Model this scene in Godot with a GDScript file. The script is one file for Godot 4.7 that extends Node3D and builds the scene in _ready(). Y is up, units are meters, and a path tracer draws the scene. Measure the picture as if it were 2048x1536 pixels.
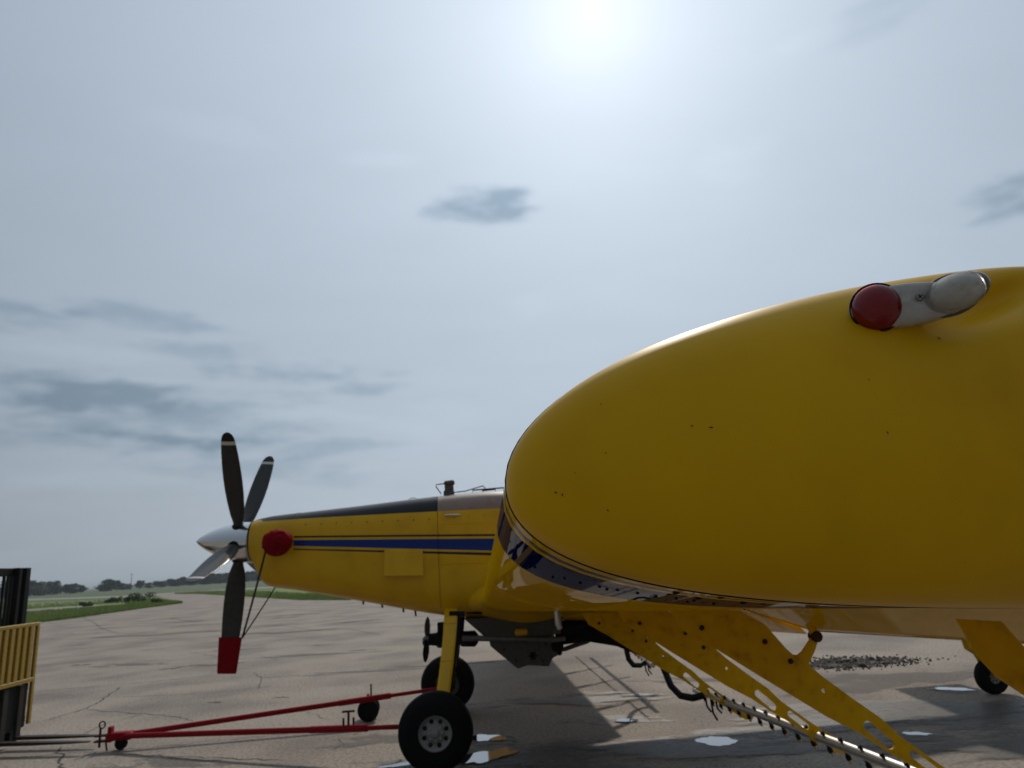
extends Node3D
# Crop-spraying aircraft on an old apron, seen from just off its port wing tip.
# World: the aircraft's nose points to -x, its port side to +z, y is up; metres.

const EYE := Vector3(0.0, 2.157, 10.034)
const YAW := 0.06327
const PITCH := 0.2484
const ROLL := 0.0627
const FOCAL := 1400.0   # pixels of the 2048 px wide photograph
const SUN := Vector3(0.176, 0.663, -0.727)

var cam_r: Vector3
var cam_u: Vector3
var cam_w: Vector3
var rng := RandomNumberGenerator.new()
var M := {}
var plane: Node3D      # the aircraft
var counts := {}


# ---------------------------------------------------------------- mesh builder
class MB:
	var v := PackedVector3Array()
	var g := PackedInt32Array()
	var uv := PackedVector2Array()
	var col := PackedColorArray()
	var tint := Color(1, 1, 1)

	func tri(a: Vector3, b: Vector3, c: Vector3, grp := 0, ua := Vector2(), ub := Vector2(), uc := Vector2()) -> void:
		v.append(a); v.append(b); v.append(c)
		g.append(grp); g.append(grp); g.append(grp)
		uv.append(ua); uv.append(ub); uv.append(uc)
		col.append(tint); col.append(tint); col.append(tint)

	func quad(a: Vector3, b: Vector3, c: Vector3, d: Vector3, grp := 0) -> void:
		tri(a, b, c, grp)
		tri(a, c, d, grp)

	# rings of equal size; wrap closes each ring, ends closes the two ends with fans
	func loft(rings: Array, wrap := true, ends := true, grp := 0) -> void:
		var n: int = rings[0].size()
		for i in rings.size() - 1:
			var p: PackedVector3Array = rings[i]
			var q: PackedVector3Array = rings[i + 1]
			for j in (n if wrap else n - 1):
				var k := (j + 1) % n
				quad(p[j], q[j], q[k], p[k], grp)
		if ends and wrap:
			cap(rings[0], true, grp + 1)
			cap(rings[rings.size() - 1], false, grp + 2)

	func cap(ring: PackedVector3Array, back: bool, grp: int) -> void:
		var c := Vector3()
		for p in ring: c += p
		c /= ring.size()
		for j in ring.size():
			var k := (j + 1) % ring.size()
			if back: tri(c, ring[j], ring[k], grp)
			else: tri(c, ring[k], ring[j], grp)

	func tube(pts: Array, rad, sides := 10, flat := 1.0, ends := true, grp := 0) -> void:
		var rings := []
		var side := Vector3()
		for i in pts.size():
			var a: Vector3 = pts[maxi(i - 1, 0)]
			var b: Vector3 = pts[mini(i + 1, pts.size() - 1)]
			var d := (b - a).normalized()
			if i == 0:
				side = d.cross(Vector3.UP)
				if side.length() < 0.05: side = d.cross(Vector3.RIGHT)
			side = (side - d * side.dot(d)).normalized()
			var up := side.cross(d)
			var r: float = rad[i] if rad is Array else rad
			var ring := PackedVector3Array()
			for k in sides:
				var t := TAU * k / sides
				ring.append(pts[i] + side * cos(t) * r + up * sin(t) * r * flat)
			rings.append(ring)
		loft(rings, true, ends, grp)

	# profile of (distance along axis, radius)
	func lathe(o: Vector3, axis: Vector3, prof: Array, sides := 24, grp := 0, ends := true) -> void:
		axis = axis.normalized()
		var s := axis.cross(Vector3.UP)
		if s.length() < 0.1: s = axis.cross(Vector3.RIGHT)
		s = s.normalized()
		var u := s.cross(axis)
		var rings := []
		for p in prof:
			var ring := PackedVector3Array()
			for k in sides:
				var t := TAU * k / sides
				ring.append(o + axis * p[0] + (s * cos(t) + u * sin(t)) * p[1])
			rings.append(ring)
		loft(rings, true, ends, grp)

	func box(c: Vector3, size: Vector3, b := Basis(), bev := 0.0) -> void:
		# chamfered box: flat faces
		var h := size / 2
		bev = minf(bev, minf(h.x, minf(h.y, h.z)) * 0.9)
		var f := func(x: float, y: float, z: float) -> Vector3: return c + b * Vector3(x, y, z)
		var base := 10 + v.size()
		var ax := [Vector3(1, 0, 0), Vector3(0, 1, 0), Vector3(0, 0, 1)]
		var n := 0
		for i in 3:
			var j := (i + 1) % 3
			var k := (i + 2) % 3
			for s in [-1.0, 1.0]:
				var pts := []
				for q in [[-1, -1], [1, -1], [1, 1], [-1, 1]]:
					var p: Vector3 = ax[i] * h[i] * s + ax[j] * (h[j] - bev) * q[0] + ax[k] * (h[k] - bev) * q[1]
					pts.append(f.call(p.x, p.y, p.z))
				if s > 0: quad(pts[0], pts[3], pts[2], pts[1], base + n)
				else: quad(pts[0], pts[1], pts[2], pts[3], base + n)
				n += 1
		if bev <= 0.0: return
		for i in 3:      # edges along axis i
			var j := (i + 1) % 3
			var k := (i + 2) % 3
			for s in [-1.0, 1.0]:
				for t in [-1.0, 1.0]:
					var pj: Vector3 = ax[j] * h[j] * s + ax[k] * (h[k] - bev) * t
					var pk: Vector3 = ax[j] * (h[j] - bev) * s + ax[k] * h[k] * t
					var e: Vector3 = ax[i] * (h[i] - bev)
					var w := [c + b * (pj - e), c + b * (pj + e), c + b * (pk + e), c + b * (pk - e)]
					if s * t > 0: quad(w[0], w[1], w[2], w[3], base + n)
					else: quad(w[0], w[3], w[2], w[1], base + n)
					n += 1
		for sx in [-1.0, 1.0]:
			for sy in [-1.0, 1.0]:
				for sz in [-1.0, 1.0]:
					var a: Vector3 = f.call(h.x * sx, (h.y - bev) * sy, (h.z - bev) * sz)
					var d: Vector3 = f.call((h.x - bev) * sx, h.y * sy, (h.z - bev) * sz)
					var e2: Vector3 = f.call((h.x - bev) * sx, (h.y - bev) * sy, h.z * sz)
					if sx * sy * sz > 0: tri(a, e2, d, base + n)
					else: tri(a, d, e2, base + n)
					n += 1

	func ball(c: Vector3, ax: Vector3, ay: Vector3, az: Vector3, nu := 24, nv := 14, top_only := false, grp := 0) -> void:
		var rings := []
		var lo := 0.0 if top_only else -PI / 2
		for i in nv + 1:
			var t := lerpf(lo, PI / 2, float(i) / nv)
			var ring := PackedVector3Array()
			for k in nu:
				var s := TAU * k / nu
				ring.append(c + ax * cos(s) * cos(t) + az * sin(s) * cos(t) + ay * sin(t))
			rings.append(ring)
		loft(rings, true, top_only, grp)

	# poly in a plane given by origin o and two axes; holes are cut; thickness along their normal
	func plate(poly: PackedVector2Array, holes: Array, o: Vector3, ex: Vector3, ey: Vector3, thick: float) -> void:
		var nrm := ex.cross(ey).normalized()
		var outer := poly
		if Geometry2D.is_polygon_clockwise(outer):
			outer = outer.duplicate()
			outer.reverse()
		var joined: PackedVector2Array = outer.duplicate()
		for hole in holes:
			var h: PackedVector2Array = hole.duplicate()
			if not Geometry2D.is_polygon_clockwise(h): h.reverse()
			var best := INF
			var bi := 0
			var bj := 0
			for i in joined.size():
				for j in h.size():
					var d: float = joined[i].distance_squared_to(h[j])
					if d < best:
						best = d; bi = i; bj = j
			var res := PackedVector2Array()
			for i in bi + 1: res.append(joined[i])
			for j in h.size() + 1: res.append(h[(bj + j) % h.size()])
			for i in range(bi, joined.size()): res.append(joined[i])
			joined = res
		var idx := Geometry2D.triangulate_polygon(joined)
		for s in [-1.0, 1.0]:
			for i in range(0, idx.size(), 3):
				var a: Vector3 = o + ex * joined[idx[i]].x + ey * joined[idx[i]].y + nrm * thick / 2 * s
				var b: Vector3 = o + ex * joined[idx[i + 1]].x + ey * joined[idx[i + 1]].y + nrm * thick / 2 * s
				var c: Vector3 = o + ex * joined[idx[i + 2]].x + ey * joined[idx[i + 2]].y + nrm * thick / 2 * s
				if (b - a).cross(c - a).dot(nrm) * s > 0: tri(a, c, b, 50 + int(s))
				else: tri(a, b, c, 50 + int(s))
		for loop in [outer] + holes:
			for i in loop.size():
				var p: Vector2 = loop[i]
				var q: Vector2 = loop[(i + 1) % loop.size()]
				var a2 := o + ex * p.x + ey * p.y
				var b2 := o + ex * q.x + ey * q.y
				quad(a2 - nrm * thick / 2, b2 - nrm * thick / 2, b2 + nrm * thick / 2, a2 + nrm * thick / 2, -1)

	func commit(colored := false, orient := true) -> ArrayMesh:
		var vol := 0.0
		var c := Vector3()
		if orient and v.size():
			for p in v: c += p
			c /= v.size()
			for i in range(0, v.size(), 3):
				vol += (v[i] - c).dot((v[i + 1] - c).cross(v[i + 2] - c))
		var flip := vol > 0.0      # front faces run clockwise
		var st := SurfaceTool.new()
		st.begin(Mesh.PRIMITIVE_TRIANGLES)
		for i in range(0, v.size(), 3):
			var o := [i, i + 2, i + 1] if flip else [i, i + 1, i + 2]
			for k in o:
				st.set_smooth_group(g[k])
				st.set_uv(uv[k])
				if colored: st.set_color(col[k])
				st.add_vertex(v[k])
		st.generate_normals()
		st.index()
		return st.commit()


# ---------------------------------------------------------------- scene helpers
func ray(px: float, py: float) -> Vector3:
	return (cam_w * FOCAL + cam_r * (px - 1024.0) - cam_u * (py - 768.0)).normalized()

func onz(px: float, py: float, z: float) -> Vector3:
	var d := ray(px, py)
	return EYE + d * ((z - EYE.z) / d.z)

func ony(px: float, py: float, y := 0.0) -> Vector3:
	var d := ray(px, py)
	return EYE + d * ((y - EYE.y) / d.y)

func onx(px: float, py: float, x: float) -> Vector3:
	var d := ray(px, py)
	return EYE + d * ((x - EYE.x) / d.x)

func numbered(n: String) -> String:
	counts[n] = counts.get(n, -1) + 1
	return n if counts[n] == 0 else "%s_%03d" % [n, counts[n]]

func thing(called: String, label: String, category: String, at := Vector3.ZERO, group := "") -> Node3D:
	var o := Node3D.new()
	o.name = numbered(called)
	add_child(o)
	o.position = at
	o.set_meta("label", label)
	o.set_meta("category", category)
	if group: o.set_meta("group", group)
	return o

# A part built in world coordinates, hung under its thing (or under another part)
func part(called: String, mesh, mat: Material, parent: Node3D, colored := false) -> MeshInstance3D:
	var o := MeshInstance3D.new()
	o.name = called
	o.mesh = mesh.commit(colored) if mesh is MB else mesh
	o.material_override = mat
	parent.add_child(o, true)
	var at := Vector3.ZERO
	var p: Node = parent
	while p != self:
		at += p.position
		p = p.get_parent()
	o.position = -at
	return o

func solo(called: String, mesh, mat: Material, label: String, category: String, group := "", kind := "") -> MeshInstance3D:
	var o := MeshInstance3D.new()
	o.name = numbered(called)
	o.mesh = mesh.commit() if mesh is MB else mesh
	o.material_override = mat
	add_child(o)
	o.set_meta("label", label)
	if category: o.set_meta("category", category)
	if group: o.set_meta("group", group)
	if kind: o.set_meta("kind", kind)
	return o

func struct(called: String, mesh, mat: Material, label := "") -> MeshInstance3D:
	var o := MeshInstance3D.new()
	o.name = numbered(called)
	o.mesh = mesh.commit(false, false) if mesh is MB else mesh
	o.material_override = mat
	add_child(o)
	o.set_meta("kind", "structure")
	if label: o.set_meta("label", label)
	return o

func lin(r: float, g: float, b: float, a := 1.0) -> Color:
	return Color(r, g, b, a).linear_to_srgb()

func noise(freq: float, octaves := 4, sd := 1, kind := FastNoiseLite.TYPE_SIMPLEX_SMOOTH) -> FastNoiseLite:
	var n := FastNoiseLite.new()
	n.noise_type = kind
	n.seed = sd
	n.frequency = freq
	n.fractal_type = FastNoiseLite.FRACTAL_FBM
	n.fractal_octaves = octaves
	return n

func noise_tex(freq: float, octaves: int, sd: int, stops: Array, size := 1024) -> NoiseTexture2D:
	var t := NoiseTexture2D.new()
	t.width = size
	t.height = size
	t.seamless = true
	t.noise = noise(freq, octaves, sd)
	var gr := Gradient.new()
	var offs := PackedFloat32Array()
	var cols := PackedColorArray()
	for s in stops:
		offs.append(s[0])
		cols.append(s[1])
	gr.offsets = offs
	gr.colors = cols
	t.color_ramp = gr
	return t

func height_tex(freq: float, octaves: int, sd: int, size := 512) -> NoiseTexture2D:
	var t := NoiseTexture2D.new()
	t.width = size
	t.height = size
	t.seamless = true
	t.noise = noise(freq, octaves, sd)
	return t

func mat(color: Color, rough := 0.6, metal := 0.0, coat := 0.0, coat_rough := 0.05) -> StandardMaterial3D:
	var m := StandardMaterial3D.new()
	m.albedo_color = color
	m.roughness = rough
	m.metallic = metal
	if coat > 0.0:
		m.clearcoat_enabled = true
		m.clearcoat = coat
		m.clearcoat_roughness = coat_rough
	return m

# noise over a material: small differences of tone that belong to the thing
func worn(m: StandardMaterial3D, tex: Texture2D, scale: float) -> StandardMaterial3D:
	m.albedo_texture = tex
	m.uv1_triplanar = true
	m.uv1_world_triplanar = true
	m.uv1_scale = Vector3.ONE * scale
	return m


# ---------------------------------------------------------------- main
func _ready() -> void:
	rng.seed = 7
	setup_view()
	make_materials()
	build_ground()
	build_landscape()
	build_aircraft()
	build_restraint()
	build_tow_bar()
	build_forklift()


func setup_view() -> void:
	cam_w = Vector3(sin(YAW) * cos(PITCH), sin(PITCH), -cos(YAW) * cos(PITCH))
	var r0 := Vector3(cos(YAW), 0, sin(YAW))
	var u0 := r0.cross(cam_w)
	cam_r = r0 * cos(ROLL) - u0 * sin(ROLL)
	cam_u = r0 * sin(ROLL) + u0 * cos(ROLL)
	var cam := Camera3D.new()
	cam.name = "camera"
	cam.transform = Transform3D(Basis(cam_r, cam_u, -cam_w), EYE)
	cam.near = 0.05
	cam.far = 6000.0
	add_child(cam)
	var at := CameraAttributesPhysical.new()
	at.frustum_focal_length = 12.0 / (768.0 / FOCAL)
	at.frustum_focus_distance = 0.72
	at.exposure_aperture = 13.0
	at.frustum_near = 0.05
	at.frustum_far = 6000.0
	cam.attributes = at
	cam.fov = rad_to_deg(2.0 * atan(768.0 / FOCAL))
	cam.current = true

	var env := Environment.new()
	env.background_mode = Environment.BG_SKY
	env.tonemap_mode = Environment.TONE_MAPPER_LINEAR
	env.tonemap_exposure = 1.0
	env.sdfgi_enabled = true
	env.ssao_enabled = true
	env.ssil_enabled = true
	env.fog_enabled = true
	env.fog_density = 0.0003
	env.fog_light_color = lin(0.62, 0.72, 0.80)
	var sm := PanoramaSkyMaterial.new()
	sm.panorama = sky_texture()
	var sky := Sky.new()
	sky.sky_material = sm
	env.sky = sky
	var we := WorldEnvironment.new()
	we.name = "world_environment"
	we.environment = env
	add_child(we)

	var sun := DirectionalLight3D.new()
	sun.name = "sun"
	sun.light_color = Color(1.0, 0.955, 0.89)
	sun.light_energy = 0.72
	sun.light_angular_distance = 1.8
	sun.shadow_enabled = true
	add_child(sun)
	sun.look_at_from_position(SUN.normalized() * 50.0, Vector3.ZERO, Vector3.UP)


# hazy summer sky: brighter towards the sun, thin streaks of cloud low down, a few small grey clouds
func sky_texture() -> ImageTexture:
	var w := 1536
	var h := 768
	var img := Image.create(w, h, false, Image.FORMAT_RGBF)
	var s := SUN.normalized()
	var n1 := noise(1.0, 5, 11)
	var n2 := noise(1.0, 4, 12)
	# small clouds: azimuth, elevation, half width, half height (degrees), darkness
	var small := []
	for q in [[955, 415, 4.8, 1.5, 1.15], [1010, 398, 2.6, 1.2, 0.6], [2035, 398, 3.2, 1.4, 0.9], [1760, 30, 5.5, 1.3, 0.3], [1620, 80, 3.5, 0.8, -0.3], [1480, 320, 3.4, 1.8, -0.35], [1080, 610, 2.5, 1.2, -0.25], [760, 320, 4.0, 0.9, -0.35], [430, 260, 5.0, 1.1, -0.25],
		[30, 630, 5.0, 1.1, 0.6], [260, 635, 6.5, 1.0, 0.6], [420, 700, 6.0, 0.8, 0.5], [600, 745, 7.0, 0.9, 0.75], [740, 778, 3.6, 0.5, 0.6], [100, 780, 8.0, 1.6, 0.8], [330, 830, 11.0, 2.5, 0.75], [620, 895, 7.0, 0.8, 0.6], [480, 935, 8.0, 0.8, 0.45], [200, 880, 9.0, 1.1, 0.5], [700, 960, 5.0, 0.6, 0.3],
		[160, 705, 6.0, 0.8, -0.5], [60, 845, 4.0, 0.5, -0.4], [330, 765, 7.0, 0.4, -0.5], [600, 830, 5.0, 0.7, -0.4], [850, 840, 6.0, 1.5, -0.3], [180, 960, 6.0, 0.8, -0.25]]:
		var d := ray(q[0], q[1])
		small.append([atan2(d.x, -d.z), asin(d.y), deg_to_rad(q[2]), deg_to_rad(q[3]), q[4]])
	var below := Color(0.14, 0.13, 0.12)
	for j in h:
		var el := (0.5 - (j + 0.5) / h) * PI
		if el < -0.03:
			img.fill_rect(Rect2i(0, j, w, h - j), below)
			break
		var ce := cos(el)
		var se := sin(el)
		for i in w:
			var az := TAU * (i + 0.5) / w
			var d := Vector3(sin(az) * ce, se, -cos(az) * ce)
			var th := rad_to_deg(acos(clampf(d.dot(s), -1.0, 1.0)))
			var l := 0.07 + 0.62 * exp(-th / 64.0) + 0.28 * exp(-th / 9.5) + 0.12 * exp(-th / 28.0)
			var low := exp(-maxf(el, 0.0) / 0.2)
			l += 0.15 * low * exp(-pow((th - 36.0) / 16.0, 2.0))
			# thin veil, seen flatter towards the horizon
			var k := 1.0 / (maxf(se, 0.0) + 0.12)
			var v1 := n1.get_noise_3d(d.x * k * 0.55, 3.0, d.z * k * 0.85)
			var v2 := n2.get_noise_3d(d.x * k * 1.6, 9.0, d.z * k * 3.0)
			l *= 1.0 + 0.05 * v1 + 0.03 * v2
			var dark := 0.0
			if el < 1.0 and (i < w / 5 or i > w * 4 / 5):
				var a := az if az < PI else az - TAU
				for q in small:
					var x: float = (a - q[0]) / q[2]
					if absf(x) > 2.2: continue
					var y: float = (el - q[1]) / q[3]
					if absf(y) > 2.6: continue
					var wob := n2.get_noise_3d(a * 7.5, el * 38.0, 5.0) * 1.25 + n1.get_noise_3d(a * 24.0, el * 90.0, 2.0) * 0.5
					var r := (x * x + y * y) * 0.8 + wob * (0.66 if q[1] > 0.40 else 0.95)
					dark += q[4] * smoothstep(1.15, -0.35, r)
			dark = clampf(dark, -0.6, 1.1)
			var tint := Vector3(0.82, 1.0, 1.225).lerp(Vector3(0.94, 1.03, 1.14), exp(-th / 24.0))
			tint = tint.lerp(Vector3(0.905, 1.01, 1.09), low * 0.8)
			var c := tint * l
			c *= 1.0 - 0.31 * dark if dark > 0.0 else 1.0 - 0.14 * dark
			if dark > 0.0: c = c * Vector3(1.0 - 0.13 * dark, 1.0 - 0.02 * dark, 1.0 + 0.05 * dark)
			img.set_pixel(i, j, Color(c.x, c.y, c.z))
	return ImageTexture.create_from_image(img)


func make_materials() -> void:
	var white := Color(1, 1, 1)
	var tone := noise_tex(0.012, 5, 3, [[0.0, Color(0.90, 0.89, 0.87)], [0.5, Color(0.97, 0.97, 0.96)], [1.0, white]], 512)
	var grime := noise_tex(0.02, 6, 31, [[0.0, Color(0.80, 0.76, 0.70)], [0.35, Color(0.95, 0.94, 0.92)], [1.0, white]], 512)
	var paint := lin(0.74, 0.415, 0.003)     # one yellow paint on the whole aircraft
	M.yellow = worn(mat(paint, 0.45, 0.0, 0.35, 0.08), tone, 0.35)
	M.yellow.metallic_specular = 0.25
	M.wing = worn(mat(paint, 0.34, 0.0, 0.36, 0.012), tone, 0.35)
	M.wing.heightmap_enabled = true
	M.wing.heightmap_texture = height_tex(0.012, 3, 77)
	M.wing.heightmap_scale = 0.10
	M.wing.metallic_specular = 0.0
	M.cap = worn(mat(paint, 0.5, 0.0, 0.10, 0.12), tone, 0.8)
	M.cap.metallic_specular = 0.22
	M.bracket = worn(mat(paint, 0.55), grime, 0.8)
	M.bracket.metallic_specular = 0.25
	M.blue = mat(lin(0.004, 0.030, 0.20), 0.4, 0.0, 0.35, 0.05)
	M.blue.metallic_specular = 0.2
	M.wingblue = mat(lin(0.004, 0.009, 0.060), 0.3, 0.0, 0.36, 0.010)
	M.wingblue.metallic_specular = 0.0
	M.black = mat(lin(0.010, 0.010, 0.011), 0.45, 0.0, 0.4, 0.1)
	M.topblack = mat(lin(0.022, 0.023, 0.026), 0.42, 0.0, 0.3, 0.2)
	M.tan = worn(mat(lin(0.27, 0.175, 0.13), 0.4, 0.0, 0.5, 0.12), grime, 0.8)
	M.chrome = mat(lin(0.80, 0.80, 0.80), 0.13, 1.0)
	M.steel = mat(lin(0.60, 0.60, 0.60), 0.32, 1.0)
	M.alu = worn(mat(lin(0.60, 0.60, 0.58), 0.38, 1.0), grime, 1.5)
	M.blade = worn(mat(lin(0.048, 0.046, 0.043), 0.40, 0.0, 0.3, 0.25), grime, 1.0)
	M.white = mat(lin(0.62, 0.60, 0.54), 0.45)
	M.rubber = worn(mat(lin(0.010, 0.010, 0.011), 0.85), grime, 2.0)
	M.rim = worn(mat(lin(0.30, 0.30, 0.30), 0.55, 0.2), grime, 4.0)
	M.red = worn(mat(lin(0.27, 0.006, 0.012), 0.6), grime, 2.0)
	M.red.metallic_specular = 0.22
	M.redcloth = worn(mat(lin(0.25, 0.006, 0.012), 0.85), grime, 3.0)
	M.redcloth.metallic_specular = 0.15
	M.strap = mat(lin(0.05, 0.045, 0.042), 0.8)
	M.dark = mat(lin(0.016, 0.015, 0.014), 0.65)
	M.grey = worn(mat(lin(0.13, 0.124, 0.115), 0.55, 0.1), grime, 1.5)
	M.pipe = worn(mat(lin(0.20, 0.20, 0.20), 0.45, 0.5), grime, 1.5)
	M.brass = mat(lin(0.55, 0.40, 0.12), 0.35, 0.9)
	M.hose = mat(lin(0.018, 0.020, 0.019), 0.5)
	M.forkyellow = worn(mat(lin(0.34, 0.215, 0.012), 0.6), grime, 1.5)
	M.forkdark = worn(mat(lin(0.012, 0.012, 0.012), 0.6), grime, 1.5)
	M.rust = worn(mat(lin(0.060, 0.035, 0.028), 0.75), grime, 2.0)
	M.forkiron = worn(mat(lin(0.045, 0.042, 0.036), 0.6, 0.3), grime, 1.5)
	M.redlens = mat(lin(0.62, 0.006, 0.022, 0.0), 0.03)
	M.redlens.refraction_enabled = true
	M.redlens.refraction_scale = 0.05
	M.housing = worn(mat(lin(0.46, 0.45, 0.44), 0.42, 0.0, 0.3, 0.2), grime, 9.0)
	M.screw = mat(lin(0.30, 0.29, 0.28), 0.4, 0.8)
	M.reflector = worn(mat(lin(0.62, 0.61, 0.57), 0.4, 0.0), grime, 12.0)
	M.glass = mat(Color(0.92, 0.93, 0.92, 0.12), 0.04)
	M.glass.albedo_color = lin(0.93, 0.93, 0.90, 0.0)
	M.glass.refraction_enabled = true
	M.glass.refraction_scale = 0.05
	M.pane = mat(Color(0.10, 0.12, 0.12, 0.55), 0.04)
	M.pane.transparency = BaseMaterial3D.TRANSPARENCY_ALPHA
	for k in ["rubber", "dark", "forkdark", "black", "hose", "strap", "blade", "grey", "topblack", "forkiron", "rust"]:
		M[k].metallic_specular = 0.22
	# water: dark bed under a mirror-smooth film
	M.water = mat(lin(0.030, 0.029, 0.027), 0.02, 0.0, 1.0, 0.0)
	M.water.metallic_specular = 0.6

	# old apron paving
	var fine := noise_tex(0.035, 6, 5, [[0.0, Color(0.55, 0.54, 0.52)], [0.36, Color(0.84, 0.83, 0.81)], [0.56, Color(0.95, 0.94, 0.93)], [1.0, white]], 1024)
	var broad := noise_tex(0.006, 7, 8, [[0.0, Color(0.72, 0.71, 0.71)], [0.34, Color(0.87, 0.86, 0.855)], [0.5, Color(0.93, 0.92, 0.91)], [0.66, Color(0.975, 0.968, 0.955)], [1.0, white]], 1024)
	var p := mat(lin(0.318, 0.284, 0.250), 0.9)
	p.albedo_texture = fine
	p.uv1_scale = Vector3(0.45, 0.45, 1)
	p.detail_enabled = true
	p.detail_albedo = broad
	p.detail_blend_mode = BaseMaterial3D.BLEND_MODE_MUL
	p.detail_uv_layer = BaseMaterial3D.DETAIL_UV_2
	p.uv2_scale = Vector3(0.055, 0.055, 1)
	p.heightmap_enabled = true
	p.heightmap_texture = height_tex(0.22, 4, 6)
	p.heightmap_scale = 0.16
	M.paving = p
	M.crack = worn(mat(lin(0.040, 0.036, 0.032), 0.95), grime, 2.0)
	for i in 4:
		var tx := stain_texture(400 + i)
		for q in [["stain", lin(0.115, 0.106, 0.098, 0.62), 0.85], ["damp", lin(0.050, 0.047, 0.044, 0.80), 0.5]]:
			var sm := mat(q[1], q[2])
			sm.albedo_texture = tx
			sm.transparency = BaseMaterial3D.TRANSPARENCY_ALPHA
			M[q[0] + str(i)] = sm
	M.runway = worn(mat(lin(0.27, 0.26, 0.24), 0.9), broad, 0.02)
	var gt := noise_tex(0.03, 5, 15, [[0.0, Color(0.62, 0.66, 0.50)], [0.5, Color(0.85, 0.88, 0.80)], [1.0, white]], 512)
	M.grass = worn(mat(lin(0.165, 0.225, 0.045), 0.95), gt, 0.06)
	M.field = worn(mat(lin(0.085, 0.120, 0.048), 0.95), gt, 0.012)
	M.blades = mat(Color(1, 1, 1), 0.9)
	M.blades.vertex_color_use_as_albedo = true
	M.blades.backlight_enabled = true
	M.blades.backlight = Color(0.35, 0.4, 0.2)
	M.leaf = mat(Color(1, 1, 1), 0.9)
	M.leaf.vertex_color_use_as_albedo = true
	M.leaf.backlight_enabled = true
	M.leaf.backlight = Color(0.25, 0.3, 0.15)
	M.bark = mat(lin(0.07, 0.055, 0.045), 0.95)
	M.stone = worn(mat(lin(0.065, 0.060, 0.054), 0.9), fine, 1.5)
	M.pole = mat(lin(0.10, 0.085, 0.07), 0.9)


# ---------------------------------------------------------------- ground
# flat sheet from a polygon of ground points; uv and uv2 in metres
func sheet(poly: Array, y: float) -> ArrayMesh:
	var p2 := PackedVector2Array()
	for p in poly: p2.append(Vector2(p.x, p.z))
	var idx := Geometry2D.triangulate_polygon(p2)
	var st := SurfaceTool.new()
	st.begin(Mesh.PRIMITIVE_TRIANGLES)
	for i in range(0, idx.size(), 3):
		var t := [idx[i], idx[i + 1], idx[i + 2]]
		var a := p2[t[1]] - p2[t[0]]
		var b := p2[t[2]] - p2[t[0]]
		if a.cross(b) < 0.0: t = [t[0], t[2], t[1]]
		for k in t:
			st.set_normal(Vector3.UP)
			st.set_uv(p2[k])
			st.set_uv2(p2[k])
			st.add_vertex(Vector3(p2[k].x, y, p2[k].y))
	return st.commit()

# ragged spill of dirt: its grain and outline are in the alpha
func stain_texture(sd: int) -> ImageTexture:
	var n := 192
	var img := Image.create(n, n, false, Image.FORMAT_RGBA8)
	var big := noise(0.018, 4, sd)
	var small := noise(0.11, 3, sd + 50)
	for y in n:
		for x in n:
			var d := Vector2(x - n * 0.5, y - n * 0.5).length() / (n * 0.5)
			var a := 0.62 - d + big.get_noise_2d(x, y) * 0.75 + small.get_noise_2d(x, y) * 0.16
			a = smoothstep(0.0, 0.34, a) * smoothstep(1.0, 0.85, d) * (0.82 + 0.35 * small.get_noise_2d(y * 1.7, x * 1.7))
			img.set_pixel(x, y, Color(1, 1, 1, clampf(a, 0.0, 1.0)))
	return ImageTexture.create_from_image(img)

# rounded, wavering outline about c
func blob(c: Vector3, rx: float, rz: float, turn: float, rough: float, sd: int, n := 40) -> Array:
	var nz := noise(1.0, 3, sd)
	var out := []
	for i in n:
		var t := TAU * i / n
		var r := 1.0 + rough * nz.get_noise_2d(cos(t) * 0.9, sin(t) * 0.9) * 2.0
		var p := Vector2(cos(t) * rx * r, sin(t) * rz * r).rotated(turn)
		out.append(c + Vector3(p.x, 0, p.y))
	return out

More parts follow.
